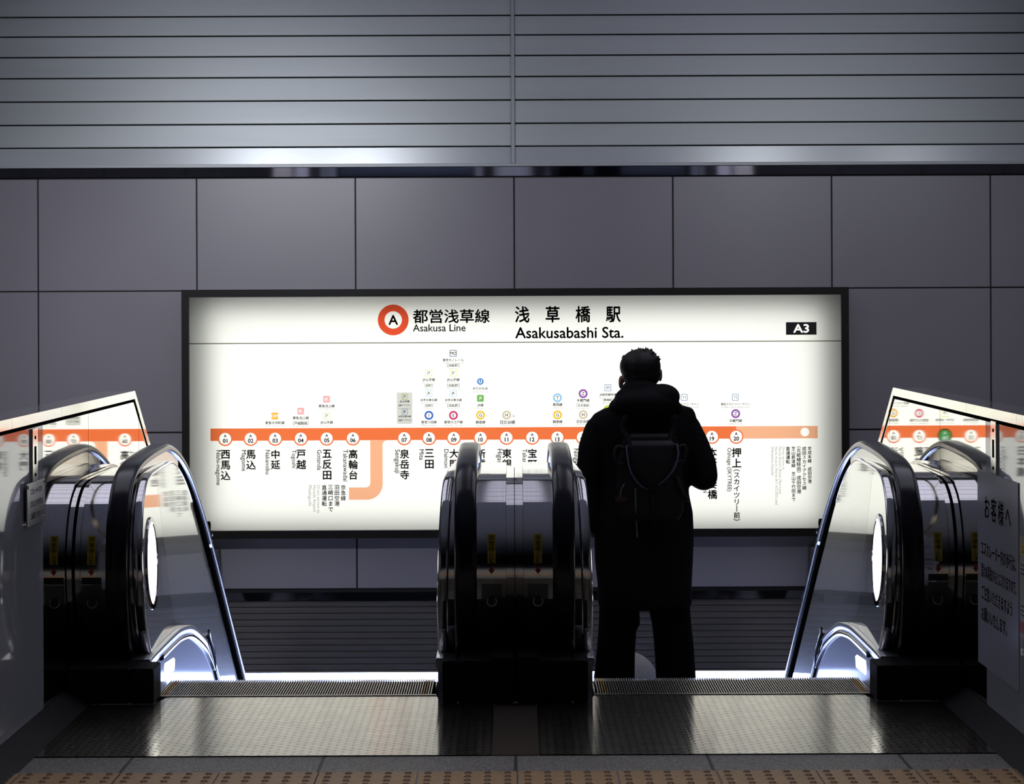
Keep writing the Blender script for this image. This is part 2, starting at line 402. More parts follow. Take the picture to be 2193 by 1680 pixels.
# ------------------------------------------------------------------ setting: bulkhead wall
SW = F / YW
def wx(px): return (px - CX) / SW
def wz(py): return EYE - (py - HY) / SW
wall = struct(boxo('wall_back', -5.2, 5.2, YW + .012, YW + .20, wz(1440), wz(-60), 'joint'))
rows = [(379, 619), (620.5, 922), (924, 1259)]
xs = [82 + 340 * i for i in range(-3, 9)]
for r0, r1 in rows:
    for a, b_ in zip(xs, xs[1:]):
        ga = 1.7
        boxo('wall_panel', wx(a + ga), wx(b_ - ga), YW, YW + .016, wz(r1), wz(r0 + 1.5), 'panel', wall, .002)
bm = bmesh.new()
prism(bm, [(YW - .03, wz(358)), (YW - .012, wz(377)), (YW + .01, wz(377)), (YW + .01, wz(358))], -5.2, 5.2)
obj('chrome_strip', bm, 'chrome', wall)
bm = bmesh.new()
prism(bm, [(YW - .018, wz(1267)), (YW - .026, wz(1284)), (YW + .01, wz(1284)), (YW + .01, wz(1267))], -5.2, 5.2)
obj('chrome_strip', bm, 'chrome', wall)
boxo('louvre_sill', -5.2, 5.2, YW - .045, YW + .01, wz(357), wz(351), 'slat_trim', wall, .002)
boxo('louvre_mullion', wx(1096.5), wx(1104), YW - .05, YW + .01, wz(351), wz(-50), 'slat_trim', wall, .002)
ys = [-51, -9, 33, 75, 119, 164, 214, 264, 313, 351]
for k, (a, b_) in enumerate(zip(ys, ys[1:])):
    for (x0, x1) in ((-5.2, wx(1096)), (wx(1104.5), 5.2)):
        bm = bmesh.new()
        prism(bm, [(YW - .028, wz(b_ - .3)), (YW - .0285, wz(b_ - 1.2)), (YW - .026, wz(a + 2.8)), (YW - .024, wz(a + 2.2)), (YW + .01, wz(a + 2.2)), (YW + .01, wz(b_ - .3))], x0, x1)
        obj('louvre_slat', bm, 'slat_low' if b_ == 351 else 'slat', wall)
yy = 1285.0; k = 0
while yy < 1439:
    y2 = min(yy + 13.6, 1440)
    bm = bmesh.new()
    prism(bm, [(YW - .006, wz(y2 - .7)), (YW - .0075, wz((yy + y2) / 2)), (YW - .006, wz(yy + .7)), (YW + .012, wz(yy + .9)), (YW + .012, wz(y2 - .9))], -5.2, 5.2)
    obj('shutter_slat', bm, 'lowslat', wall); yy = y2

# floor, pit, ceilings, lower hall
XK = 1.60
bm = bmesh.new(); box(bm, -5.2, 5.2, -4, 8.05, -.2, -.002)
struct(obj('floor', bm, 'granite'))
bm = bmesh.new(); box(bm, -5.2, -XK - .12, 8.05, YW, -.2, -.002); struct(obj('floor_left', bm, 'granite'))
bm = bmesh.new(); box(bm, XK + .12, 5.2, 8.05, YW, -.2, -.002); struct(obj('floor_right', bm, 'granite'))
for nm, s in (('wall_left_lower', -1), ('wall_right_lower', 1)):
    struct(boxo(nm, min(s * 1.72, s * 1.9), max(s * 1.72, s * 1.9), 9.4, 19.1, -5.0, -.21, 'lining'))
struct(boxo('ceiling_lower', -1.72, 1.72, YW + .21, 19.0, wz(1440), wz(1440) + .15, 'lining'))
struct(boxo('floor_lower', -1.72, 1.72, 12, 19.1, -5.0, -4.9, 'granite'))
struct(boxo('ceiling_front', -5.2, 5.2, -4, 9.6, 2.85, 3.0, 'ceil'))
struct(boxo('ceiling_step', -5.2, 5.2, 9.6, 9.66, 2.85, 3.75, 'ceil'))
ceil = struct(boxo('ceiling_back', -5.2, 5.2, 9.66, YW + .2, 3.75, 3.9, 'joint'))
y = 9.68
while y < YW:
    boxo('ceiling_slat', -5.2, 5.2, y, y + .115, 3.735, 3.75, 'ceil', ceil); y += .13
struct(boxo('wall_far_rear', -5.2, 5.2, -4.15, -4, 0, 2.85, 'plain_dark'))
lamp = tag(boxo('hall_glow_sheet', -1.715, 1.715, 18.9, 18.98, -4.7, wz(1440) - .02, 'lowglow'), 'added glowing sheet standing in for the bright lower hall below the dark shutter', 'light')  # added emitter in place of the brightly lit lower hall
# louvred ceiling lights over the escalator well
def louvre_light(x0, x1, y0, y1, m, label):
    t = thing('ceiling_light', label, 'lamp', ((x0 + x1) / 2, (y0 + y1) / 2, 3.73), 'louvred ceiling lights')
    boxo('diffuser', x0, x1, y0, y1, 3.715, 3.734, m, t)
    q = y0 + .3
    while q < y1 - .1:
        boxo('louvre', x0, x1, q, q + .025, 3.69, 3.714, 'joint', t); q += .62
    return t
louvre_light(-3.1, -.55, 9.7, 13.8, 'louvre_light', 'bright louvred ceiling light over the outer newel of the left escalator')
louvre_light(.55, 3.1, 9.7, 13.8, 'louvre_light', 'bright louvred ceiling light over the outer newel of the right escalator')
louvre_light(-.14, .14, 9.7, 14.95, 'dim_light', 'narrow dim louvred ceiling light over the middle newels')

# ------------------------------------------------------------------ tactile paving
YT = 7.77
tp = thing('tactile_paving', 'row of ochre tactile paving tiles with raised dots across the front', 'paving', (0, 7.6, 0))
k = 0
for i in range(-8, 8):
    x0 = .006 + .30 * i; x1 = x0 + .30
    if x0 < -1.95 or x1 > 1.95: continue
    tl = boxo('tile', x0 + .003, x1 - .003, YT - .30, YT - .003, -.002, .0012, 'tactile', tp)
    bm = bmesh.new(); bm.from_mesh(tl.data); tl.data.materials.append(M['dome']); f0 = len(bm.faces)
    for a in range(5):
        for c in range(5):
            cyl(bm, (x0 + .03 + .06 * a, YT - .030 - .06 * c, .0012), (x0 + .03 + .06 * a, YT - .030 - .06 * c, .0058), .0125, .0065, 12)
    bm.faces.ensure_lookup_table()
    for f in bm.faces[f0:]: f.material_index = 1
    bm.to_mesh(tl.data); bm.free()
tag(boxo('floor_strip', -.075, .075, 8.052, 9.095, -.03, .001, 'strip'), 'dull bronze floor strip between the two landing plates', 'floor strip')

# ------------------------------------------------------------------ side partitions
def partition(s, nm):
    def B(name, a, b_, *r, **k): return boxo(name, min(s * a, s * b_), max(s * a, s * b_), *r, **k)
    zt = 1.047; yk = 10.80
    def ztop(y): return zt if y <= yk else zt - .555 * (y - yk)
    core = bmesh.new()
    poly = [(2.0, 0), (2.0, zt - .05), (yk, zt - .05), (14.9, ztop(14.9) - .05), (14.9, ztop(14.9) - 1.1), (10.9, -.3), (9.3, -.3), (9.3, 0)]
    prism(core, poly, s * (XK + .012), s * (XK + .11))
    w = struct(obj('wall_' + nm, core, 'partition'))
    seams = [2.0, 5.0, 6.9, 7.80, 8.71, 9.65, 10.95, 12.8, 14.9]
    for i, (a, b_) in enumerate(zip(seams, seams[1:])):
        top = [(a + .003, ztop(a) - .036)] + ([(yk, zt - .036)] if a < yk < b_ else []) + [(b_ - .003, ztop(b_) - .036)]
        bot = [(b_ - .003, .05 if b_ < 9.4 else max(.03, -9) if b_ < 10 else ztop(b_) - 1.0), (a + .003, .05 if a < 10 else ztop(a) - 1.0)]
        bm = bmesh.new(); prism(bm, top + bot, s * XK, s * (XK + .010))
        obj('partition_panel', bm, 'mirror' if a > 8.6 else 'partition', w)
    # black shadow gap and steel coping following the top
    bm = bmesh.new(); prism(bm, [(2, zt - .036), (yk, zt - .036), (14.9, ztop(14.9) - .036), (14.9, ztop(14.9) - .022), (yk, zt - .022), (2, zt - .022)], s * (XK + .004), s * (XK + .1))
    obj('shadow_gap', bm, 'blackgap', w)
    cs = [2.0, 5.0, 7.0, 8.15, 9.05, 9.98, yk, 14.9]
    for a, b_ in zip(cs, cs[1:]):
        bm = bmesh.new()
        prism(bm, [(a + .001, ztop(a) - .022), (b_ - .001, ztop(b_) - .022), (b_ - .001, ztop(b_) + .012), (a + .001, ztop(a) + .012)], s * (XK - .006), s * (XK + .115))
        obj('coping', bm, 'coping', w)
    bm = bmesh.new()
    vs = []
    prism_pts = [(1.51, 0), (1.598, .05), (1.599, 0)]
    for (y) in (2.0, 9.12):
        vs.append([bm.verts.new((s * x, y, z)) for x, z in prism_pts])
    for i in range(3): bm.faces.new((vs[0][i], vs[0][(i + 1) % 3], vs[1][(i + 1) % 3], vs[1][i]))
    bm.faces.new(vs[0]); bm.faces.new(vs[1])
    struct(obj('baseboard_' + nm, bm, 'kerb'))
    return w
partition(-1, 'left'); partition(1, 'right')

# brackets, notice plate, posters on the partitions (u = depth, v = height)
def on_wall(s, X):
    return lambda u, v: Vector((s * X, u, v))
def wall_px(px, X): return F * X / abs(px - CX)
for s, y0, z0, z1, lb in ((-1, 8.50, .834, 1.008, 'slotted steel bracket strip on the left partition above the notice plate'),
                          (1, 8.50, .842, 1.018, 'slotted steel bracket strip on the right partition above the white poster')):
    t = thing('wall_bracket', lb, 'bracket', (s * 1.59, y0, z0), 'bracket strips on the partitions')
    lo, hi = sorted((s * 1.5935, s * 1.5992))
    boxo('strip', lo, hi, y0, y0 + .092, z0, z1, 'coping', t, .001)
    boxo('slot', *sorted((s * 1.5928, s * 1.5934)), y0 + .03, y0 + .062, z0 + .055, z0 + .115, 'blackgap', t)
    for zz in (z0 + .02, z1 - .03):
        bm = bmesh.new(); cyl(bm, (s * 1.5915, y0 + .046, zz), (s * 1.5934, y0 + .046, zz), .006, seg=12); obj('screw', bm, 'blackgap', t)
t = thing('notice_plate', 'small pale notice plate with three lines of writing screwed to the left partition', 'sign', (-1.59, 8.53, .69))
boxo('plate', -1.5925, -1.588, 8.37, 8.69, .692, .834, 'plate_notice', t, .002)
for yy, zz in ((8.39, .822), (8.67, .822), (8.39, .704), (8.67, .704)):
    bm = bmesh.new(); cyl(bm, (-1.585, yy, zz), (-1.599, yy, zz), .006, seg=12); obj('screw', bm, 'steel', t)
def leftwall(u, v): return Vector((-1.5872, 8.40 + u, .834 - v))
for body, v, ink, w in (('エスカレーター内での', .030, 'notice_ink', .20), ('立ち止まり歩行禁止は', .070, 'notice_ink2', .23), ('ご遠慮ください', .110, 'notice_ink', .18)):
    me = place_text(text_mesh(body, .012), leftwall, x0=.025, cy=v, w=w, h=.022)
    obj('lettering', me, ink, t)

t = thing('poster', 'large pale paper poster with black Japanese writing on the right partition', 'poster', (1.595, 8.5, .18))
PY0, PY1 = 8.855, 8.145
boxo('sheet', 1.5965, 1.5992, PY1, PY0, .176, .839, 'paper', t)
def rw(px, py):
    X = 1.5958; u = wall_px(px, X); return Vector((X, u, EYE - (py - HY) * u / F))
# writing laid out on the sheet itself: u along the sheet (left to right), v down from its top
def sheet(u, v): return Vector((1.5958, PY0 - u, .839 - v))
L_ = PY0 - PY1
for body, x0, v, w, h in (('お 客 様 へ', .135, .118, .46, .082), ('エスカレーター内の歩行は、', .07, .262, .61, .052), ('思わぬ事故のもとになりますので、', .07, .338, .61, .050),
                          ('ご注意いただきますよう', .07, .412, .54, .050), ('お願いいたします。', .07, .487, .45, .050)):
    me = place_text(text_mesh(body, .012), sheet, x0=x0, cy=v, w=w, h=h)
    obj('lettering', me, 'ink', t)
t = thing('poster', 'small cream poster with yellow heading and red foot at the right picture edge', 'poster', (1.595, 7.9, .35))
boxo('sheet', 1.5962, 1.5992, 7.55, 8.12, .355, .676, 'poster_paper', t)
boxo('yellow_heading', 1.5956, 1.5961, 7.58, 8.105, .617, .655, 'posteryellow', t)
boxo('red_foot', 1.5956, 1.5961, 7.55, 8.12, .372, .408, 'posterred', t)
boxo('picture_panel', 1.5956, 1.5961, 7.6, 8.035, .50, .60, 'black', t)
def sheet2(u, v): return Vector((1.5952, 8.12 - u, .676 - v))
obj('lettering', place_text(text_mesh('この', .02), sheet2, x0=.04, cy=.04, h=.022), 'ink', t)
bm = bmesh.new()
for i in range(3): box(bm, 1.5953, 1.596, 8.045, 8.10, .585 - i * .014, .590 - i * .014)
for i in range(3): box(bm, 1.5953, 1.596, 7.7, 8.10, .455 - i * .014, .459 - i * .014)
obj('small_print', bm, 'ink', t)

# ------------------------------------------------------------------ route map sign
YF = 14.90; YP = 14.925
sg = thing('route_map_sign', 'long backlit white station route map with black frame and red line', 'sign', (0, YP, .09))
SF = F / YF; SP = F / YP
def fx(px): return (px - CX) / SF
def fz(py): return EYE - (py - HY) / SF
SX0, SX1, SY0, SY1 = 388.5, 1818, 618, 1152
bm = bmesh.new()
ix0, ix1, iy0, iy1 = 403.5, 1802.5, 634, 1135.5
for a in ((SX0, SX1, SY0, iy0), (SX0, SX1, iy1, SY1), (SX0, ix0, iy0, iy1), (ix1, SX1, iy0, iy1)):
    box(bm, fx(a[0]), fx(a[1]), YF, YW + .002, fz(a[3]), fz(a[2]))
obj('frame', bm, 'frame', sg)
boxo('back_box', fx(ix0), fx(ix1), YW - .006, YW - .002, fz(iy1), fz(iy0), 'signbox', sg)
boxo('light_face', fx(ix0) + .001, fx(ix1) - .001, YP, YP + .0005, fz(iy1) + .001, fz(iy0) - .001, 'signface', sg)
bm_ = sg
la = area('sign_tube_lamp', (fx(1103), YW - .008, fz(893)), (fx(1103), 0, fz(893)), (fx(1758) - fx(448)), (fz(660) - fz(1118)), 1.34, (1, 1, .985))
la.parent = sg; la.matrix_parent_inverse = sg.matrix_basis.inverted()
del la['category']; la.name = 'tube_lamp'
def S(dz):
    Y = YP - dz; s = F / Y
    return lambda u, v: Vector(((u - CX) / s, Y, EYE - (v - HY) / s))
def shape(name, loops, m, dz=.001, parent=sg):
    me = curve_mesh(loops)
    f = S(dz)
    for v in me.vertices: v.co = f(v.co.x, v.co.y)
    return obj(name, me, m, parent)
def words(name, body, m='ink', dz=.002, bold=.0, line=1., align='LEFT', parent=sg, space=1.0, **k):
    return obj(name, place_text(text_mesh(body, bold, line, align, space), S(dz), **k), m, parent)
# heading
shape('line_badge', [circ(842, 684.5, 33, 64), circ(842, 684.5, 18.6, 48)], 'red')
words('line_letter', 'A', bold=.03, cx=842, cy=684.5, h=21.5)
words('line_name', '都営浅草線', bold=.026, x0=884, cy=677, w=165, h=30)
words('line_name', 'Asakusa Line', bold=.016, x0=884, top=694, w=113)
words('station_title', '浅　草　橋　駅', bold=.030, x0=1102.5, cy=674, w=227, h=36)
words('station_title', 'Asakusabashi Sta.', bold=.022, x0=1103, top=701, w=232)
shape('exit_box', [rrect(1683, 693, 1748.5, 720, .5)], 'ink')
words('exit_number', 'A3', 'whitelit', .003, bold=.035, cx=1715.5, cy=706.5, w=34, h=19)
shape('rule_line', [[(404, 732.4), (1802, 732.4), (1802, 734.6), (404, 734.6)]], 'rule')
# line band with the bumps round the stations
BT, BB, CYB, RO, RI = 915.5, 942.0, 937.7, 15.6, 12.6
ST = [(481, '01', '西馬込', 'Nishi-magome', 75), (535.5, '02', '馬込', 'Magome', 45), (588, '03', '中延', 'Nakanobu', 52), (643, '04', '戸越', 'Togoshi', 39),
      (698.5, '05', '五反田', 'Gotanda', 44), (754.5, '06', '高輪台', 'Takanawadai', 68), (864.5, '07', '泉岳寺', 'Sengakuji', 51), (917.5, '08', '三田', 'Mita', 23),
      (970.5, '09', '大門', 'Daimon', 40), (1028, '10', '新橋', 'Shimbashi', 54), (1083.5, '11', '東銀座', 'Higashi-ginza', 74), (1138.5, '12', '宝町', 'Takaracho', 55),
      (1192.5, '13', '日本橋', 'Nihombashi', 62), (1247, '14', '人形町', 'Ningyocho', 58), (1301, '15', '東日本橋', 'Higashi-nihombashi', 106),
      (1357, '16', '浅草橋', 'Asakusabashi', 72), (1412, '17', '蔵前', 'Kuramae', 50), (1467, '18', '浅草', 'Asakusa', 45), (1523.5, '19', '本所吾妻橋', 'Honjo-azumabashi', 96),
      (1575.5, '20', '押上', 'Oshiage (SKYTREE)', 93)]
half = math.sqrt(RO ** 2 - (BB - CYB) ** 2); a0 = math.asin((BB - CYB) / RO)
def band(x0, x1, sts, x_last_bump=True):
    lp = [(x0, BB)]
    for (x, *_r) in sts:
        k = 14
        for i in range(k + 1):
            a = (PI - a0) - (PI - 2 * a0) * i / k
            lp.append((x + RO * math.cos(a), CYB + RO * math.sin(a)))
    lp += [(x1, BB), (x1, BT), (x0, BT)]
    return lp
s19 = [q for q in ST if q[1] != '20']
lp = [(449.5, BB)]
for q in s19: lp += [(q[0] + RO * math.cos((PI - a0) - (PI - 2 * a0) * i / 14), CYB + RO * math.sin((PI - a0) - (PI - 2 * a0) * i / 14)) for i in range(15)]
x20 = 1575.5
lp += [(x20 + RO * math.cos((PI - a0) - (PI - a0 + PI / 2) * i / 30), CYB + RO * math.sin((PI - a0) - (PI - a0 + PI / 2) * i / 30)) for i in range(31)]
lp += [(x20, BT), (449.5, BT)]
shape('line_band', [lp] + [circ(q[0], CYB, RI) for q in ST], 'orange')
lp = [(1750, BT), (x20 + .3, BT), (x20 + .3, CYB - RO)]
lp += [(x20 + (RO + .2) * math.cos(-PI / 2 + (PI / 2 + a0) * i / 12), CYB + (RO + .2) * math.sin(-PI / 2 + (PI / 2 + a0) * i / 12)) for i in range(13)]
lp += [(1750, BB)]
shape('through_service_band', [lp, circ(1722.5, 928.5, 9.3)], 'salmon')
# the branch that bends down and back to the left
lp = [(792, BB + .2), (792, 1028)]
lp = [(791.5, BB + .2)] + [(791.5 - 10 + 10 * math.cos(a), 1033 + 10 * math.sin(a)) for a in [PI / 2 * i / 8 for i in range(9)]] + [(745.5, 1043), (745.5, 1069.5)]
lp += [(784 + 34 * math.cos(a), 1035.5 + 34 * math.sin(a)) for a in [PI / 2 - PI / 2 * i / 12 for i in range(13)]]
lp += [(818, 952)] + [(828 - 10 * math.cos(a), 952.2 - 10 * math.sin(a)) for a in [PI / 2 * i / 6 for i in range(1, 7)]]
shape('branch_band', [lp], 'salmon')
for x, num, kan, rom, ln in ST:
    if num == '16':
        shape('station_disc', [circ(x, CYB, RO)], 'darkgreen', .0015)
        words('station_code', 'A', 'whitelit', .003, cx=x, cy=CYB - 6, h=6.6); words('station_code', num, 'whitelit', .003, bold=.01, cx=x, cy=CYB + 4, h=9)
    else:
        words('station_code', 'A', bold=.045, cx=x, cy=CYB - 6.2, h=6.4)
        words('station_code', num, bold=.045, cx=x, cy=CYB + 4.2, h=9.2)
    n_ = len(kan); pitch = 22.6
    me = text_mesh('\n'.join(kan), .010, 1.07, 'CENTER')
    words('station_name', '\n'.join(kan), bold=.034, line=1.07, align='CENTER', cx=x + .5, top=961.5, h=n_ * 22.6 - 3.0, sx=1.0)
    bpy.data.meshes.remove(me)
    words('station_name', rom, bold=.016, cx=x - 16, top=962, h=ln, rot=-90, sx=1.05)
words('station_name', '\n'.join('︵スカイツリ丨前︶'), bold=.03, line=1.0, align='CENTER', cx=1576, top=1008, h=110)
for i, s_ in enumerate(('京急線', '羽田空港', '三崎口まで', '直通運転')):
    words('through_service_note', '\n'.join(s_), bold=.03, line=1.03, align='CENTER', cx=733.5 - 13.6 * i, top=1037.5, h=11.6 * len(s_) - 1)
for i, (s_, ln) in enumerate((('Direct service to', 59), ('Haneda Airport', 57), ('Misakiguchi', 44))):
    words('through_service_note', s_, 'inkgrey', cx=680.5 - 9.6 * i, top=1038, h=ln, rot=-90, sx=1.05)
for i, s_ in enumerate(('京成本線 成田空港', '成田スカイアクセス線', '︵北総線経由︶成田空港', '芝山鉄道線 芝山千代田まで', '直通運転')):
    ln = (79, 93, 101, 117, 37)[i]
    words('through_service_note', '\n'.join(s_), bold=.03, line=1.0, align='CENTER', cx=1732.5 - 11.6 * i, top=959.5, h=ln)
for i, (s_, ln) in enumerate((('Direct service to', 49), ('Narita Airport (Keisei Main Line)', 101), ('Narita Airport (Narita SKY ACCESS Line)', 124), ('Shibayama-chiyoda', 61))):
    words('through_service_note', s_, 'inkgrey', cx=1676.5 - 8.0 * i, top=960, h=ln, rot=-90, sx=1.05)
# interchange badges above the band: (x, y, kind, colour, code, lines)
def ring(x, y, c, code, r=9.6):
    shape('interchange_badge', [circ(x, y, r), circ(x, y, r * .60)], c); words('interchange_code', code, bold=.02, cx=x, cy=y, h=7)
def sq(x, y, c, code, r=7.3):
    shape('interchange_badge', [rrect(x - r, y - r, x + r, y + r, 1.2), rrect(x - r + 1.3, y - r + 1.3, x + r - 1.3, y + r - 1.3, .8)], c)
    words('interchange_code', code, 'ink', bold=.03, cx=x, cy=y, h=7)
def solid(x, y, c, code, r=7.3):
    shape('interchange_badge', [rrect(x - r, y - r, x + r, y + r, 2)], c); words('interchange_code', code, 'whitelit', .003, bold=.03, cx=x, cy=y, h=7.2)
def cap(x, y, jp, en=None, w=None, boxed=False):
    words('interchange_name', jp, 'ink', bold=.03, cx=x, cy=y, w=w or 6.9 * len(jp))
    if en: words('interchange_name', en, 'inkgrey', cx=x, cy=y + 6.6, w=(w or 6.9 * len(jp)) * 1.0, h=3.0)
dy = lambda px: -.0044 * (CX - px)
YO = lambda px, y: y + .0044 * (px - CX)
def yo(x, y): return YO(x, y)
x = 587.5; solid(x, yo(x, 891.5), 'amber', 'OM'); cap(x, yo(x, 906), '東急大井町線', 'Tokyu Oimachi Line')
x = 643; solid(x, yo(x, 881), 'pink', 'IK'); cap(x, yo(x, 895.5), '東急池上線', 'Tokyu Ikegami Line'); cap(x, yo(x, 907), '［戸越銀座］', '[Togoshi-ginza]', 33)
x = 698.5; solid(x, yo(x, 855.5), 'pink', 'IK'); cap(x, yo(x, 870), '東急池上線', 'Tokyu Ikegami Line'); sq(x, yo(x, 891), 'lime', 'JY'); cap(x, yo(x, 905.5), 'JR山手線', 'JR Yamanote Line', 27)
x = 865.5; shape('grey_ground', [rrect(x - 16.5, yo(x, 841), x + 16.5, yo(x, 907.5), .5)], 'greybox', .0006)
sq(x, yo(x, 850), 'lime', 'JY', 6.5); cap(x, yo(x, 860.5), 'JR山手線', 'JR Yamanote Line', 21); cap(x, yo(x, 869), '[高輪ゲートウェイ]', 'Takanawa Gateway', 27)
sq(x, yo(x, 882.5), 'sky', 'JK', 6.5); cap(x, yo(x, 892.5), 'JR京浜東北線', 'JR Keihin-Tohoku Line', 27); cap(x, yo(x, 901), '[高輪ゲートウェイ]', 'Takanawa Gateway', 27)
x = 917.5
sq(x, yo(x, 799.5), 'lime', 'JY'); cap(x, yo(x, 814), 'JR山手線', 'JR Yamanote Line', 27); cap(x, yo(x, 826), '［田町］', '[Tamachi]', 17)
sq(x, yo(x, 843), 'sky', 'JK'); cap(x, yo(x, 857.5), 'JR京浜東北線', 'JR Keihin-Tohoku Line', 36); cap(x, yo(x, 869), '［田町］', '[Tamachi]', 17)
ring(x, yo(x, 890), 'blue', 'I'); cap(x, yo(x, 904.5), '都営三田線', 'Mita Line', 33)
x = 970
sq(x, yo(x, 757), 'navy', 'MO'); cap(x, yo(x, 771.5), '東京モノレール', 'Tokyo Monorail', 45); cap(x, yo(x, 783), '［浜松町］', '[Hamamatsucho]', 26)
sq(x, yo(x, 799.5), 'lime', 'JY'); cap(x, yo(x, 814), 'JR山手線', 'JR Yamanote Line', 27); cap(x, yo(x, 826), '［浜松町］', '[Hamamatsucho]', 26)
sq(x, yo(x, 843), 'sky', 'JK'); cap(x, yo(x, 857.5), 'JR京浜東北線', 'JR Keihin-Tohoku Line', 36); cap(x, yo(x, 869), '［浜松町］', '[Hamamatsucho]', 26)
ring(x, yo(x, 890), 'magenta', 'E'); cap(x, yo(x, 904.5), '都営大江戸線', 'Oedo Line', 40)
x = 1028
shape('interchange_badge', [circ(x, yo(x, 817.5), 7.2)], 'blue2'); words('interchange_code', 'U', 'whitelit', .003, bold=.05, cx=x, cy=yo(x, 817.5), h=8)
cap(x, yo(x, 832.5), 'ゆりかもめ', 'Yurikamome Line', 32)
solid(x, yo(x, 853.5), 'green', 'JR'); cap(x, yo(x, 868.5), 'JR線', 'JR Line', 13)
ring(x, yo(x, 889.5), 'yellow', 'G'); cap(x, yo(x, 904.5), '銀座線', 'Ginza Line')
x = 1084; ring(x, yo(x, 889.5), 'sand', 'H'); cap(x + 2, yo(x, 904.5), '日比谷線', 'Hibiya Line', 32); words('interchange_name', '谷', 'inkgrey', cx=x + 15, cy=yo(x, 891), h=6)
x = 1193; ring(x, yo(x, 852.5), 'cyan', 'T'); cap(x, yo(x, 867), '東西線', 'Tozai Line'); ring(x, yo(x, 889), 'yellow', 'G'); cap(x, yo(x, 903.5), '銀座線', 'Ginza Line')
x = 1248; ring(x, yo(x, 843.5), 'purple', 'Z'); cap(x, yo(x, 858), '半蔵門線', 'Hanzomon Line', 27); cap(x, yo(x, 869), '［水天宮前］', 'Suitengumae', 27)
ring(x, yo(x, 888.5), 'sand', 'H'); cap(x, yo(x, 903), '日比谷線', 'Hibiya Line', 28)
x = 1301; sq(x, yo(x, 831), 'royal', 'JO'); cap(x, yo(x, 846), 'JR総武線快速', 'JR Sobu Line Rapid', 36); cap(x, yo(x, 857), '［馬喰町］', 'Bakurocho', 22)
ring(x, yo(x, 878), 'leaf', 'S'); cap(x, yo(x, 903), '都営新宿線', 'Shinjuku Line', 33)
x = 1357; sq(x, yo(x, 888), 'lemon', 'JB', 8.5); cap(x, yo(x, 903), 'JR中央・総武線', 'JR Chuo-Sobu Line', 40)
x = 1412; ring(x, yo(x, 888), 'magenta', 'E'); cap(x, yo(x, 903), '都営大江戸線', 'Oedo Line', 40)
for x in (1464.5, 1574):
    r = 7.3; y_ = yo(x, 851.5)
    shape('interchange_badge', [rrect(x - r, y_ - r, x + r, y_ + r, 3), rrect(x - r + 1.3, y_ - r + 1.3, x + r - 1.3, y_ + r - 1.3, 2)], 'royal'); words('interchange_code', 'TS', cx=x, cy=y_, h=6)
    cap(x, yo(x, 866), '東武スカイツリーライン', 'TOBU SKYTREE Line', 62)
x = 1467; ring(x, yo(x, 887), 'ochre', 'G'); cap(x, yo(x, 902), '銀座線', 'Ginza Line')
x = 1574.5; ring(x, yo(x, 886.5), 'purple', 'Z'); cap(x, yo(x, 901.5), '半蔵門線', 'Hanzomon Line', 27)

# ------------------------------------------------------------------ escalators
def extend(p, y1, sl=-.577): return p + [(y1, p[-1][1] + sl * (y1 - p[-1][0]))]
HR = catmull(extend([(9.66, .06), (9.47, .09), (9.34, .17), (9.27, .30), (9.25, .45), (9.262, .57), (9.30, .665), (9.385, .752), (9.50, .805), (9.72, .838), (10.16, .856), (10.52, .848),
                     (10.95, .757), (11.37, .594), (11.86, .345), (12.51, -.022)], 18.4), 8)
BODY = catmull(extend([(9.66, .10), (9.50, .125), (9.385, .21), (9.315, .33), (9.29, .45), (9.305, .565), (9.355, .656), (9.42, .713), (9.52, .756), (9.64, .772), (9.80, .776), (10.16, .777), (10.50, .766),
                       (10.93, .662), (11.34, .492), (11.83, .234), (12.48, -.139)], 18.4), 8)
DECK = catmull(extend([(9.325, .112), (9.45, .118), (9.65, .120), (10.0, .122), (10.26, .116), (10.6, .079), (10.98, -.011), (11.18, -.08), (11.39, -.176), (11.70, -.350)], 18.4), 6)
def zat(path, y):
    c = [p for p in path]
    best = None
    for a, b_ in zip(c, c[1:]):
        if min(a[0], b_[0]) <= y <= max(a[0], b_[0]) and a[0] != b_[0]:
            z = a[1] + (b_[1] - a[1]) * (y - a[0]) / (b_[0] - a[0]); best = z if best is None else max(best, z)
    return best
def bodyfront(z):
    """front of the newel cladding at height z"""
    for a, b_ in zip(BODY, BODY[1:]):
        if b_[0] > 10: break
        if a[1] <= z <= b_[1] and b_[1] > a[1]: return a[0] + (b_[0] - a[0]) * (z - a[1]) / (b_[1] - a[1])
    return 9.30
def body_poly():
    return BODY + [(18.4, BODY[-1][1] - 1.0), (12.0, -1.0), (11.0, -.6), (10.2, -.35), (9.66, -.25)]
def crop_top(y0, y1, path): return [(y0, zat(path, y0))] + [p for p in path if y0 < p[0] < y1 and p[1] > (.3 if p[0] < 9.9 else -9)] + [(y1, zat(path, y1))]
HSEC = []
for i in range(28):      # rounded rubber section, x across, n outward
    a = 2 * PI * i / 28
    HSEC.append((.0405 * math.copysign(abs(math.cos(a)) ** .62, math.cos(a)), -.018 + .018 * math.copysign(abs(math.sin(a)) ** .75, math.sin(a))))
STEPZ = [0, -.060, -.130, -.225, -.360, -.560]
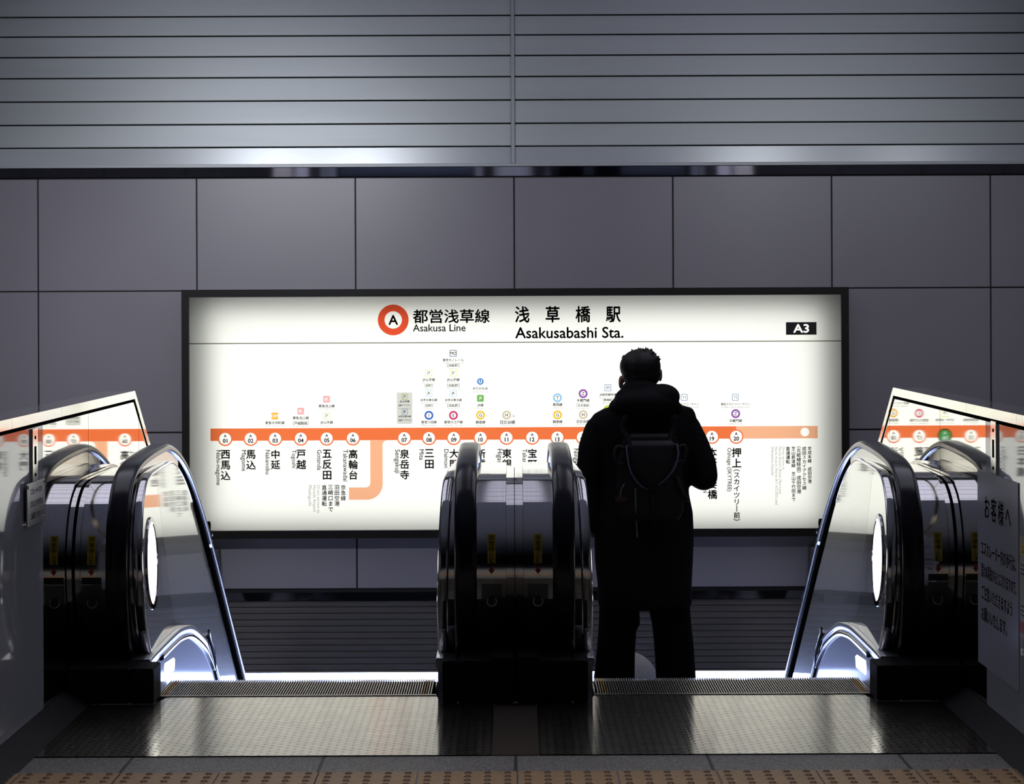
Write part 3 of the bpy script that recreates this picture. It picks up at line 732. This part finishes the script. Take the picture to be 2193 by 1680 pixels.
def step_mesh():
    bm = bmesh.new(); D = .404; w = .5
    box(bm, -w, w, .003, D - .003, -.05, -.010, 1)
    npit = 111; p = 2 * w / npit
    for i in range(npit):
        x0 = -w + p * i
        box(bm, x0, x0 + p * .36, .001, D - .001, -.0105, 0, 2 if i in (2, 3, npit - 4, npit - 3) else 0)
    # curved riser below the front of the next step, with its own cleats
    for i in range(npit):
        x0 = -w + p * i
        box(bm, x0, x0 + p * .36, D - .012, D - .001, -.24, -.011, 0)
    box(bm, -w, w, D - .03, D - .011, -.24, -.05, 1)
    me = bpy.data.meshes.new('step'); bmesh.ops.recalc_face_normals(bm, faces=bm.faces[:]); bm.to_mesh(me); bm.free()
    for k_ in ('stepmetal', 'groove', 'yellow_line'): me.materials.append(M[k_])
    return me
STEP = step_mesh()

def deckz(y): return .12 if y < 9.66 else zat(DECK, min(y, 18.39))
def leanoff(y, z):
    z = max(z, deckz(y))
    if y < 11.68: return .030 * (y - 9.5) + .030 * (z - .5)
    return .0402 + .030 * (z - deckz(y))
def lean(o, s, xmid, d):
    """step-side faces lean a little away from the steps and widen towards the slope"""
    for v in o.data.vertices:
        if xmid(abs(v.co.x)): v.co.x += s * d * leanoff(v.co.y, v.co.z)
def escalator(s, label):
    e = thing('escalator', label, 'escalator', (s * .80, 9.3, 0), 'pair of escalators')
    def B(name, a, b_, y0, y1, z0, z1, m, parent=None, bevel=0):
        lo, hi = sorted((s * a, s * b_)); return boxo(name, lo, hi, y0, y1, z0, z1, m, parent or e, bevel)
    def sm(o):
        for p in o.data.polygons: p.use_smooth = True
        md = None
        return o
    # --- newel and balustrade bodies (inner side near the other escalator, outer side near the partition)
    # each half of the cladding between handrail and outer edge
    for a, b_ in ((.0315, .1395), (.1405, .266), (1.357, 1.478), (1.480, 1.572)):
        bm = bmesh.new()
        k = len(BODY); poly = body_poly()
        prism(bm, poly, s * a, s * b_)
        for f in bm.faces:
            if len(f.verts) == 4: f.smooth = True
        o = obj('newel_cladding', bm, 'cladding', e)
        if a in (.1405, 1.357): lean(o, s, (lambda x: x > .2) if a < .8 else (lambda x: x < 1.4), -1 if a < .8 else 1)
        o.data.set_sharp_from_angle(angle=math.radians(30)) if hasattr(o.data, 'set_sharp_from_angle') else None
    for a, b_, d in ((.0012, .0305, -.014), (1.576, 1.594, -.014)):
        bm = bmesh.new(); pth = offset(BODY, d)
        prism(bm, pth + [(18.4, BODY[-1][1] - 1.0), (12.0, -1.0), (11.0, -.6), (10.2, -.35), (9.66, -.25)], s * a, s * b_)
        for f in bm.faces:
            if len(f.verts) == 4: f.smooth = True
        o = obj('edge_trim', bm, 'cladding' , e)
        o.data.set_sharp_from_angle(angle=math.radians(30)) if hasattr(o.data, 'set_sharp_from_angle') else None
    # --- inner panels on the step side: newel plate, then two long plates
    cut0, cut1 = 9.80, 10.28      # slanted first seam (top, bottom)
    top_new = [p for p in BODY if p[0] <= cut0 or p[1] < .3 and p[0] < 9.7]
    top_new = [p for p in BODY[:BODY.index(min(BODY, key=lambda q: abs(q[0] - 10.16)))] if p[0] < cut0] + [(cut0, zat(BODY, cut0))]
    deck_to = [p for p in DECK if 9.66 < p[0] < cut1]
    newel_poly = top_new + [(cut1 - .002, zat(DECK, cut1))] + deck_to[::-1]
    segs = [newel_poly]
    def long_panel(y0t, y0b, y1):
        tp_ = [(y0t, zat(BODY, y0t))] + [p for p in BODY if y0t < p[0] < y1 and p[1] > zat(DECK, p[0]) + .05] + [(y1, zat(BODY, y1))]
        bt = [(y1, zat(DECK, y1))] + [p for p in DECK if y0b < p[0] < y1][::-1] + [(y0b, zat(DECK, y0b))]
        return tp_ + bt
    segs.append(long_panel(cut0 + .003, cut1 + .003, 11.68)); segs.append(long_panel(11.682, 11.682, 14.4)); segs.append(long_panel(14.405, 14.405, 18.4))
    for a, b_ in ((.2665, .2715), (1.3515, 1.3565)):
        for i, sgm in enumerate(segs):
            bm = bmesh.new(); prism(bm, sgm, s * a, s * b_)
            lean(obj('inner_panel', bm, 'inner' if i == 0 else 'slopepanel', e), s, lambda x: True, -1 if a < .8 else 1)
    # --- panel edge moulding under the handrail on the step side
    for xc in (.252, 1.371):
        bm = bmesh.new()
        pth = [p for p in BODY if p[0] < 11.25]
        w = .020
        sweep(bm, pth, [(s * xc - w, .001), (s * xc - w, .008), (s * xc - w * .6, .012), (s * xc + w * .6, .012), (s * xc + w, .008), (s * xc + w, .001)])
        lean(obj('edge_moulding', bm, 'cladding', e), s, lambda x: True, -1 if xc < .8 else 1)
        bm = bmesh.new()
        sweep(bm, [p for p in BODY if p[0] > 11.22], [(s * xc - w, -.004), (s * xc - w, .010), (s * xc - w * .6, .014), (s * xc + w * 1.6, .014), (s * xc + w * 1.6, -.004)])
        lean(obj('dark_edge_strip', bm, 'blackgap', e), s, lambda x: True, -1 if xc < .8 else 1)  # added black strip, keeps the bright panel edge dark like shade under the handrail
    # --- handrails and their steel guides, painted black on the slope as shade
    for xc in (.178, 1.437):
        bm = bmesh.new(); i0 = 6
        mid = [((a[0] + b_[0]) / 2 , (a[1] + b_[1]) / 2) for a, b_ in zip(HR, BODY)]
        gp = HR[i0:]
        N = normals2(HR); rings = []
        # guide web between handrail underside and cladding
        for i in range(i0, len(HR)):
            (y0, z0), (ny, nz) = HR[i], N[i]
            th = max(.012, min(.075, abs((HR[i][1] - BODY[i][1]) * nz) + abs((BODY[i][0] - HR[i][0]) * ny))) + .004
            rings.append([bm.verts.new((s * xc + x, y0 + ny * n_, z0 + nz * n_)) for x, n_ in ((-.026, -.030), (.026, -.030), (.026, -th), (-.026, -th))])
        cutk = next(i for i, r_ in enumerate(rings) if r_[0].co.y > 10.75)
        for nm_, part, mm in (('handrail_guide', rings[:cutk + 1], 'steel'), ('handrail_guide', rings[cutk:], 'blackgap')):
            b2 = bmesh.new(); rr_ = [[b2.verts.new(v.co) for v in r_] for r_ in part]
            for A, Bq in zip(rr_, rr_[1:]):
                for i in range(4): b2.faces.new((A[i], A[(i + 1) % 4], Bq[(i + 1) % 4], Bq[i]))
            b2.faces.new(rr_[0]); b2.faces.new(rr_[-1])
            obj(nm_, b2, mm, e)
        bm.free()
        bm = bmesh.new(); sweep(bm, HR, [(s * xc + x, n_) for x, n_ in HSEC])
        obj('handrail', bm, 'rubber', e, True)
    # --- skirts with a rail along the top
    for xp, xs_ in ((.2715, .281), (1.3515, 1.335)):
        bm = bmesh.new()
        low = offset(DECK, -.30)
        prism(bm, [p for p in DECK] + [(18.4, DECK[-1][1] - .55), (12.0, -.95), (11.0, -.5), (10.3, -.22), (9.325, -.12)], s * xs_, s * (xp + (-.05 if xs_ < .8 else .05)))
        obj('skirt_panel', bm, 'skirtsteel', e)
        d = 1 if xs_ < .8 else -1
        x_in = xs_ + d * .008
        bm = bmesh.new()
        pp = [p for p in DECK if p[0] > 9.33]
        lo, hi = sorted((s * (xp + (-.05 if xs_ < .8 else .05)), s * x_in))
        sweep(bm, pp, [(lo, .012), (lo + .003, .016), (hi - .003, .016), (hi, .012), (hi, -.018), (lo, -.018)])
        obj('skirt_rail', bm, 'skirtsteel', e)
        bm = bmesh.new()
        pp = offset([p for p in DECK if p[0] > 9.62], -.030)
        lo, hi = sorted((s * (xs_ ), s * (xs_ + d * .010)))
        sweep(bm, pp, [(lo, -.010), (lo, .010), (hi, .008), (hi, -.008)])
        obj('skirt_brush', bm, 'rubber', e)
        # comb lamp let into the skirt
        bm = bmesh.new()
        xf = xs_ + d * .0015
        prism(bm, [(9.76, .012), (9.78, .052), (10.03, .040), (10.07, .028), (10.05, -.012), (9.78, -.004)], s * xs_, s * xf)
        lp_ = obj('comb_lamp', bm, 'lamp_skirt', e)
    # round lamp in each newel plate
    for xs_, d in ((.2715, 1), (1.3515, -1)):
        bm = bmesh.new(); c = (s * xs_, 9.55, .458)
        seg = 48
        R = []
        for rr, dx in ((.188, 0), (.186, .006), (.166, .006), (.162, .002)):
            R.append([bm.verts.new((s * (xs_ + d * dx), 9.55 + rr * math.cos(2 * PI * i / seg), .458 + .92 * rr * math.sin(2 * PI * i / seg))) for i in range(seg)])
        for A, Bq in zip(R, R[1:]):
            for i in range(seg): bm.faces.new((A[i], A[(i + 1) % seg], Bq[(i + 1) % seg], Bq[i]))
        rim = obj('lamp_rim', bm, 'chrome', e); lean(rim, s, lambda x: True, -d)
        bm = bmesh.new()
        A = [bm.verts.new((s * (xs_ + d * .003), 9.55 + .163 * math.cos(2 * PI * i / seg), .458 + .92 * .163 * math.sin(2 * PI * i / seg))) for i in range(seg)]
        bm.faces.new(A)
        lean(obj('round_lamp', bm, 'lamp_white', e), s, lambda x: True, -d)
    # --- base boxes at the floor
    B('newel_base', .0012, .205, 9.10, 9.62, 0, .150, 'basedark', bevel=.006); B('newel_base', .2055, .258, 9.10, 9.31, 0, .150, 'basedark', bevel=.004)
    B('newel_base', 1.37, 1.594, 9.12, 9.62, 0, .125, 'basedark', bevel=.006); B('newel_base', 1.285, 1.3695, 9.12, 9.31, 0, .125, 'basedark', bevel=.004)
    B('base_cover', .006, .083, 9.085, 9.30, .002, .165, 'basedark', bevel=.004)
    if s < 0:  # black filler added to stop light leaking through the middle seam
        bm = bmesh.new(); prism(bm, offset(BODY, -.022) + [(18.4, BODY[-1][1] - 1.0), (12.0, -1.0), (11.0, -.6), (10.2, -.35), (9.66, -.25)], -.0012, .0012)
        obj('seam_filler', bm, 'blackgap', e)
        boxo('seam_filler', -.0012, .0012, 9.11, 9.9, 0, .145, 'blackgap', e)
    # --- landing plate, comb, steps
    bm = bmesh.new()
    pts = [(s * .0765, 8.052), (s * 1.508, 8.052), (s * 1.508, 9.10), (s * 1.285, 9.10), (s * 1.255, 9.27), (s * .285, 9.27), (s * .262, 9.10), (s * .0765, 9.10)]
    for z in (-.03, .0015): bm.faces.new([bm.verts.new((x, y, z)) for x, y in pts])
    bm.verts.ensure_lookup_table(); k = len(pts)
    for i in range(k): bm.faces.new((bm.verts[i], bm.verts[(i + 1) % k], bm.verts[k + (i + 1) % k], bm.verts[k + i]))
    obj('landing_plate', bm, 'landing', e)
    cb = B('comb_plate', .285, 1.295, 9.272, 9.302, -.02, .004, 'combplate', bevel=.002)
    bm = bmesh.new()
    for i in range(111):
        x = s * .80 - .5 + (1 / 111) * (i + .75)
        vs = [bm.verts.new(p) for p in ((x - .0014, 9.30, -.012), (x + .0014, 9.30, -.012), (x + .0014, 9.30, .003), (x - .0014, 9.30, .003), (x, 9.375, -.010))]
        for q in ((0, 1, 2, 3), (0, 1, 4), (1, 2, 4), (2, 3, 4), (3, 0, 4)): bm.faces.new([vs[j] for j in q])
    obj('comb_teeth', bm, 'combplate', cb)
    for k in range(21):
        y0 = 9.304 + .404 * k
        z = STEPZ[k] if k < len(STEPZ) else STEPZ[-1] - .233 * (k - len(STEPZ) + 1)
        o = bpy.data.objects.new('step', STEP); C.objects.link(o)
        o.location = (s * .80, y0, z); o.parent = e; o.matrix_parent_inverse = e.matrix_basis.inverted()
    # --- stop labels, arrows, control panels on the newel fronts
    def skin(eps): return lambda u, v: Vector((u, bodyfront(v) - eps, v))
    def strip(name, x0, x1, z0, z1, m, eps, parent):
        bm = bmesh.new(); n_ = 10; prev = None
        for i in range(n_ + 1):
            z = z0 + (z1 - z0) * i / n_; y = bodyfront(z)
            cur = [bm.verts.new((x0, y - eps, z)), bm.verts.new((x1, y - eps, z)), bm.verts.new((x1, y + .001, z)), bm.verts.new((x0, y + .001, z))]
            if prev:
                for j in range(4): bm.faces.new((prev[j], prev[(j + 1) % 4], cur[(j + 1) % 4], cur[j]))
            else: bm.faces.new(cur)
            prev = cur
        bm.faces.new(prev); return obj(name, bm, m, parent)
    for xm, outer in ((.084, False), (1.532, True)):
        x = s * xm
        lab = strip('stop_label', x - .0145, x + .0145, .478, .582, 'labyellow', .001, e)
        me = text_mesh('\n'.join('非常停止釦'), .012, 1.0, 'CENTER')
        place_text(me, lambda u, v: Vector((x + u, bodyfront(.580 - v) - .0018, .580 - v)), cx=0, top=.002, h=.099, w=.021)
        obj('label_lettering', me, 'ink', lab)
        bm = bmesh.new()
        ar = [(-.006, .468), (.006, .468), (.006, .455), (.0125, .455), (0, .438), (-.0125, .455), (-.006, .455)]
        a_ = [bm.verts.new((x + u, bodyfront(v) - .0015, v)) for u, v in ar]; c_ = [bm.verts.new((x + u, bodyfront(v) + .001, v)) for u, v in ar]
        for i in range(7): bm.faces.new((a_[i], a_[(i + 1) % 7], c_[(i + 1) % 7], c_[i]))
        bm.faces.new(a_); bm.faces.new(c_)
        obj('arrow_sticker', bm, 'labred', e)
        if outer: strip('name_plate', x - .036, x + .036, .408, .432, 'black', .0015, e)
        cp = strip('control_panel', x - .036, x + .036, .215, .402, 'basebox', .002, e)
        def knob(name, z, r, d, m):
            bm = bmesh.new(); y = bodyfront(z)
            cyl(bm, (x, y + .002, z), (x, y - d, z), r, r * .92, 24); return obj(name, bm, m, cp)
        knob('button_ring', .338, .0205, .006, 'chrome'); knob('stop_button', .338, .0165, .014, 'black')
        knob('key_switch', .292, .0115, .0025, 'basedark'); knob('key_switch', .246, .0115, .0025, 'basedark'); knob('screw', .386, .003, .003, 'black')
    return e
escalator(-1, 'left escalator with nobody on it, black handrails and steel balustrades')
escalator(1, 'right escalator carrying the person in black, black handrails and steel balustrades')
#PEOPLE
# ------------------------------------------------------------------ person in black with backpack
YB = 11.50
def PX(px, py, Y=YB):
    s_ = F / YB
    return (px - CX) / s_, Y, EYE - (py - HY) / s_
def prow(rows, Y=YB):
    out = []
    for r in rows:
        py, a, b_, hy = r[:4]; yc = r[4] if len(r) > 4 else Y
        x0, _, z = PX(a, py); x1, _, _ = PX(b_, py); out.append((z, x0, x1, yc, hy))
    return out
def pt(px, py, Y, r): return (*PX(px, py, Y), r)
ps = thing('person', 'person in black hooded coat seen from behind, standing on the right escalator', 'person', (PX(1378, 1597)[0], YB, -.56))
# body: one continuous skin from head to feet, arms bent forward
bm = bmesh.new()
ball(bm, PX(1370.5, 796, 11.525), .078, .098, .100)
ball(bm, PX(1371, 822, 11.575), .058, .066, .062)
ball(bm, PX(1371, 812, 11.645), .014, .020, .020); ball(bm, PX(1371, 820, 11.632), .026, .012, .010); ball(bm, PX(1371, 832, 11.628), .024, .012, .014)
ball(bm, PX(1329.5, 821, 11.53), .011, .024, .031); ball(bm, PX(1414, 805, 11.53), .010, .024, .031)
limb(bm, [pt(1372, 825, 11.52, .058), pt(1376, 885, 11.50, .062)])
loft(bm, prow([(885, 1330, 1430, .06), (905, 1285, 1470, .08), (960, 1300, 1458, .10), (1040, 1308, 1452, .10), (1130, 1302, 1458, .11), (1200, 1300, 1460, .11), (1235, 1312, 1450, .10)]))
def hand(w, d, side):
    """palm and five bent fingers; w wrist, d pointing direction, side +1 thumb towards +x"""
    w = Vector(w); d = Vector(d).normalized(); up = Vector((0, 0, 1)); ac = d.cross(up).normalized() * side; nn = ac.cross(d).normalized() * -side
    limb(bm, [(*w, .026), (*(w + d * .03), .028)])
    for k, (o_, L_, r_) in enumerate(((-.030, .066, .0078), (-.010, .076, .0085), (.011, .080, .0088), (.031, .072, .0084))):
        a_ = w + d * .085 + ac * o_
        limb(bm, [(*(w + d * .02 + ac * o_ * .6), .014), (*a_, .0105), (*(a_ + d * L_ * .5 + up * .004), r_), (*(a_ + d * L_ * .78 + up * .022), r_ * .92), (*(a_ + d * L_ * .85 + up * .045), r_ * .85)], 10)
    limb(bm, [(*(w + d * .025 + ac * .03), .014), (*(w + d * .055 + ac * .052 + up * .012), .0105), (*(w + d * .085 + ac * .056 + up * .032), .009)], 10)
limb(bm, [pt(1465, 912, 11.50, .048), pt(1502, 1020, 11.47, .042), pt(1462, 1006, 11.72, .032), pt(1448, 1000, 11.80, .027)])
hand(PX(1446, 999, 11.81), (-.25, 1, .15), -1)
limb(bm, [pt(1288, 912, 11.50, .048), pt(1262, 1010, 11.48, .042), pt(1264, 1098, 11.47, .040), pt(1290, 1085, 11.70, .032), pt(1300, 1080, 11.78, .027)])
hand(PX(1302, 1079, 11.79), (.25, 1, .15), 1)
for xh, xk, xf in ((1326, 1318, 1310), (1430, 1440, 1444)):
    limb(bm, [pt(xh, 1215, 11.50, .085), pt(xk, 1400, 11.51, .058), pt(xf, 1570, 11.49, .040)])
    ball(bm, PX(xf, 1586, 11.535), .040, .11, .022)
fused('body', bm, 'skin', ps, .0062, 2)
for ex in (1362, 1380):
    bm = bmesh.new(); ball(bm, PX(ex, 802, 11.612), .010, .010, .009); obj('eye', bm, 'eye', ps, True)
# hair: short, ruffled on top
bm = bmesh.new()
ball(bm, PX(1370.5, 787, 11.50), .0925, .106, .080)
ball(bm, PX(1373, 803, 11.49), .088, .085, .066)
for i in range(46):
    a = random.uniform(.12 * PI, .88 * PI) if i < 30 else random.uniform(.12 * PI, .5 * PI); yy = random.uniform(-.06, .05)
    r0 = Vector((.086 * math.cos(a), 0, .074 * math.sin(a)))
    c = Vector(PX(1371, 787, 11.50 + yy)); d = Vector((math.cos(a) + random.uniform(-.3, .5), random.uniform(-.3, .3), math.sin(a))).normalized()
    q = math.sqrt(max(.1, 1 - (yy / .106) ** 2))
    cyl(bm, c + r0 * q * .95, c + r0 * q + d * random.uniform(.013, .022), .009, .002, 6)
fused('hair', bm, 'hair', ps, .0042, 0)
# trousers
bm = bmesh.new()
loft(bm, prow([(1180, 1290, 1468, .12), (1240, 1284, 1474, .125), (1280, 1280, 1477, .12), (1300, 1281, 1476, .11)]))
loft(bm, prow([(1270, 1281, 1375, .10), (1310, 1280, 1367, .095), (1338, 1279, 1368, .092), (1352, 1278, 1360, .09), (1397, 1274, 1357, .088), (1451, 1269, 1356, .088), (1520, 1267, 1352, .088), (1575, 1268, 1350, .09), (1588, 1268, 1350, .09)]), e=2.2)
loft(bm, prow([(1270, 1380, 1477, .10), (1306, 1386, 1475, .095), (1342, 1393, 1478, .092), (1380, 1397, 1482, .09), (1451, 1401, 1487, .088), (1520, 1403, 1488, .088), (1575, 1404, 1486, .09), (1588, 1404, 1486, .09)]), e=2.2)
fused('trousers', bm, 'trouser', ps, .009, 2)
for xf in (1309, 1445):
    bm = bmesh.new(); x, y, z = PX(xf, 1590, 11.53)
    loft(bm, [(-.559, x - .052, x + .052, y, .145), (-.535, x - .054, x + .054, y, .147), (-.51, x - .048, x + .048, y - .01, .13), (-.475, x - .042, x + .042, y - .05, .075)], e=2.6)
    obj('shoe', bm, 'shoe', ps, True)
# coat with sleeves
bm = bmesh.new()
loft(bm, prow([(868, 1322, 1455, .075), (876, 1292, 1482, .095), (888, 1270, 1489, .108), (908, 1258, 1492, .120), (940, 1268, 1488, .135), (985, 1281, 1478, .145), (1030, 1287, 1473, .150), (1060, 1284, 1474, .150), (1100, 1273, 1482, .150),
               (1150, 1270, 1484, .152), (1200, 1271, 1482, .152), (1255, 1277, 1479, .150), (1292, 1277, 1480, .145), (1304, 1282, 1474, .135)]), e=2.3)
limb(bm, [pt(1448, 905, 11.5, .065), pt(1467, 921, 11.5, .070), pt(1485, 955, 11.49, .067), pt(1500, 995, 11.47, .066), pt(1504, 1021, 11.46, .064), pt(1478, 1014, 11.66, .055), pt(1456, 1003, 11.78, .043)], 18)
limb(bm, [pt(1300, 908, 11.5, .066), pt(1281, 924, 11.5, .066), pt(1268, 960, 11.49, .065), pt(1261, 1000, 11.48, .059), pt(1256, 1040, 11.47, .053), pt(1261, 1085, 11.46, .056), pt(1266, 1117, 11.46, .056), pt(1285, 1098, 11.66, .050), pt(1297, 1084, 11.76, .042)], 18)
fused('coat', bm, 'coat', ps, .008, 4)
bm = bmesh.new()
ball(bm, PX(1381, 864, 11.40), .147, .115, .070); ball(bm, PX(1369, 839, 11.46), .087, .10, .062); ball(bm, PX(1415, 850, 11.42), .080, .10, .058); ball(bm, PX(1345, 856, 11.44), .066, .09, .055)
ball(bm, PX(1330, 875, 11.47), .06, .08, .05); ball(bm, PX(1432, 876, 11.46), .06, .08, .04)
fused('hood', bm, 'coat', ps, .008, 4)

# backpack worn on the coat
bp = thing('backpack', 'small black backpack with pale curved piping on the back of the person in black', 'backpack', PX(1384, 1100, 11.30))
BPD = -.022
bm = bmesh.new()
loft(bm, prow([(925, 1345, 1428, .022), (932, 1330, 1442, .034), (985, 1317, 1452, .040), (1045, 1313, 1458, .040), (1090, 1318, 1455, .036), (1108, 1330, 1445, .026)], 11.318), e=2.8)
fused('back_section', bm, 'packfab', bp, .008, 2)
bm = bmesh.new()
loft(bm, prow([(938, 1345, 1430, .02), (948, 1334, 1441, .040), (975, 1336, 1440, .052), (1000, 1343, 1432, .052), (1020, 1355, 1419, .046), (1034, 1368, 1404, .034), (1040, 1376, 1396, .02)], 11.262), e=2.4)
fused('front_pouch', bm, 'packfab', bp, .007, 3)
def tube(pts, r, name, m, parent, seg=8, sm_=True):
    P_ = catmull([PX(*q) for q in pts], 6); bm = bmesh.new()
    for a, b_ in zip(P_, P_[1:]): cyl(bm, a, b_, r, r, seg)
    for q in P_: ball(bm, q, r, u=8, v=6)
    return obj(name, bm, m, parent, True)
tube([(1334, 950, 11.235), (1336, 972, 11.218), (1341, 998, 11.214), (1352, 1019, 11.218), (1365, 1033, 11.228), (1378, 1039, 11.24)], .0034, 'piping', 'piping', bp)
tube([(1440, 946, 11.235), (1442, 966, 11.218), (1436, 990, 11.214), (1422, 1012, 11.218), (1402, 1030, 11.23)], .0040, 'piping', 'piping', bp)
for pts in ([(1335, 893, 11.335), (1328, 915, 11.325), (1338, 935, 11.29), (1346, 950, 11.25)], [(1438, 893, 11.335), (1436, 915, 11.325), (1428, 935, 11.29), (1424, 950, 11.25)]):
    tube(pts, .015, 'shoulder_strap', 'coat', bp)
tube([(1329, 955, 11.27), (1317, 952, 11.27), (1311, 964, 11.27), (1315, 985, 11.27), (1328, 988, 11.27)], .009, 'side_loop', 'packfab', bp)
tube([(1443, 955, 11.27), (1455, 950, 11.27), (1460, 962, 11.27), (1453, 982, 11.27), (1443, 984, 11.27)], .009, 'side_loop', 'packfab', bp)
tube([(1353, 1040, 11.262), (1354, 1075, 11.268), (1356, 1108, 11.31), (1358, 1143, 11.325)], .0030, 'drawcord', 'cord', bp)
tube([(1330, 1030, 11.268), (1324, 1042, 11.268), (1322, 1056, 11.268)], .0022, 'drawcord', 'cord', bp)
tube([(1389, 1050, 11.262), (1391, 1080, 11.27), (1395, 1110, 11.32)], .012, 'strap_tail', 'packfab', bp)
tube([(1441, 1020, 11.27), (1452, 1050, 11.265), (1462, 1062, 11.265), (1460, 1064, 11.265)], .011, 'compression_strap', 'packfab', bp)
bm = bmesh.new(); x0, _, z0 = PX(1311, 1066); x1, _, z1 = PX(1336, 1057); box(bm, x0, x1, 11.270, 11.285, z0, z1); obj('fabric_tab', bm, 'maroon', bp)

for o_ in bp.children: o_.location.y += BPD

# second person further down, only the grey hood shows between the legs
YG = 14.35; sg_ = F / YG
gx = (1335 - CX) / sg_; gz = EYE - (1396 - HY) / sg_; fz0 = -.56 - .233 * 7
p2 = thing('person', 'person in grey fleece hood lower down, glimpsed between the legs of the person in black', 'person', (gx, YG, fz0))
bm = bmesh.new()
ball(bm, (gx, YG, gz - .135), .080, .098, .112); ball(bm, (gx, YG + .05, gz - .17), .058, .066, .062); ball(bm, (gx, YG + .115, gz - .15), .013, .018, .02)
limb(bm, [(gx, YG, gz - .2, .055), (gx, YG, gz - .30, .06)])
loft(bm, [(gz - .28, gx - .06, gx + .06, YG, .05), (gz - .33, gx - .17, gx + .17, YG, .09), (gz - .55, gx - .15, gx + .15, YG, .10), (gz - .85, gx - .16, gx + .16, YG, .11)])
for sd in (-1, 1):
    limb(bm, [(gx + sd * .17, YG, gz - .35, .048), (gx + sd * .21, YG, gz - .62, .040), (gx + sd * .21, YG + .05, gz - .86, .028)])
    for k in range(5): limb(bm, [(gx + sd * .21 + (k - 2) * .011, YG + .06, gz - .87, .010), (gx + sd * .21 + (k - 2) * .016, YG + .07, gz - .99 + abs(k - 2) * .012, .008)], 8)
    limb(bm, [(gx + sd * .09, YG, gz - .82, .085), (gx + sd * .10, YG, gz - 1.22, .058), (gx + sd * .10, YG, fz0 + .07, .042)])
    ball(bm, (gx + sd * .10, YG + .04, fz0 + .03), .042, .11, .028)
fused('body', bm, 'skin', p2, .010, 2)
bm = bmesh.new()
loft(bm, [(gz - .26, gx - .10, gx + .10, YG, .10), (gz - .32, gx - .21, gx + .21, YG, .13), (gz - .60, gx - .20, gx + .20, YG, .15), (gz - 1.0, gx - .22, gx + .22, YG, .16)])
for sd in (-1, 1): limb(bm, [(gx + sd * .18, YG, gz - .35, .065), (gx + sd * .22, YG, gz - .62, .058), (gx + sd * .215, YG + .04, gz - .84, .045)])
fused('coat', bm, 'greycoat', p2, .010, 3)
bm = bmesh.new(); ball(bm, (gx, YG - .02, gz - .15), .178, .165, .152); ball(bm, (gx, YG - .05, gz - .25), .19, .15, .09)
fused('hood', bm, 'greyknit', p2, .009, 3)
bm = bmesh.new()
for sd in (-1, 1): loft(bm, [(gz - .85, gx + sd * .09 - .095, gx + sd * .09 + .095, YG, .11), (gz - 1.25, gx + sd * .10 - .08, gx + sd * .10 + .08, YG, .09), (fz0 + .05, gx + sd * .10 - .07, gx + sd * .10 + .07, YG, .08)])
fused('trousers', bm, 'trouser', p2, .010, 2)
for sd in (-1, 1):
    bm = bmesh.new(); x = gx + sd * .10
    loft(bm, [(fz0 + .001, x - .05, x + .05, YG + .03, .135), (fz0 + .03, x - .05, x + .05, YG + .03, .135), (fz0 + .08, x - .045, x + .045, YG - .02, .08)], e=2.6); obj('shoe', bm, 'shoe', p2, True)
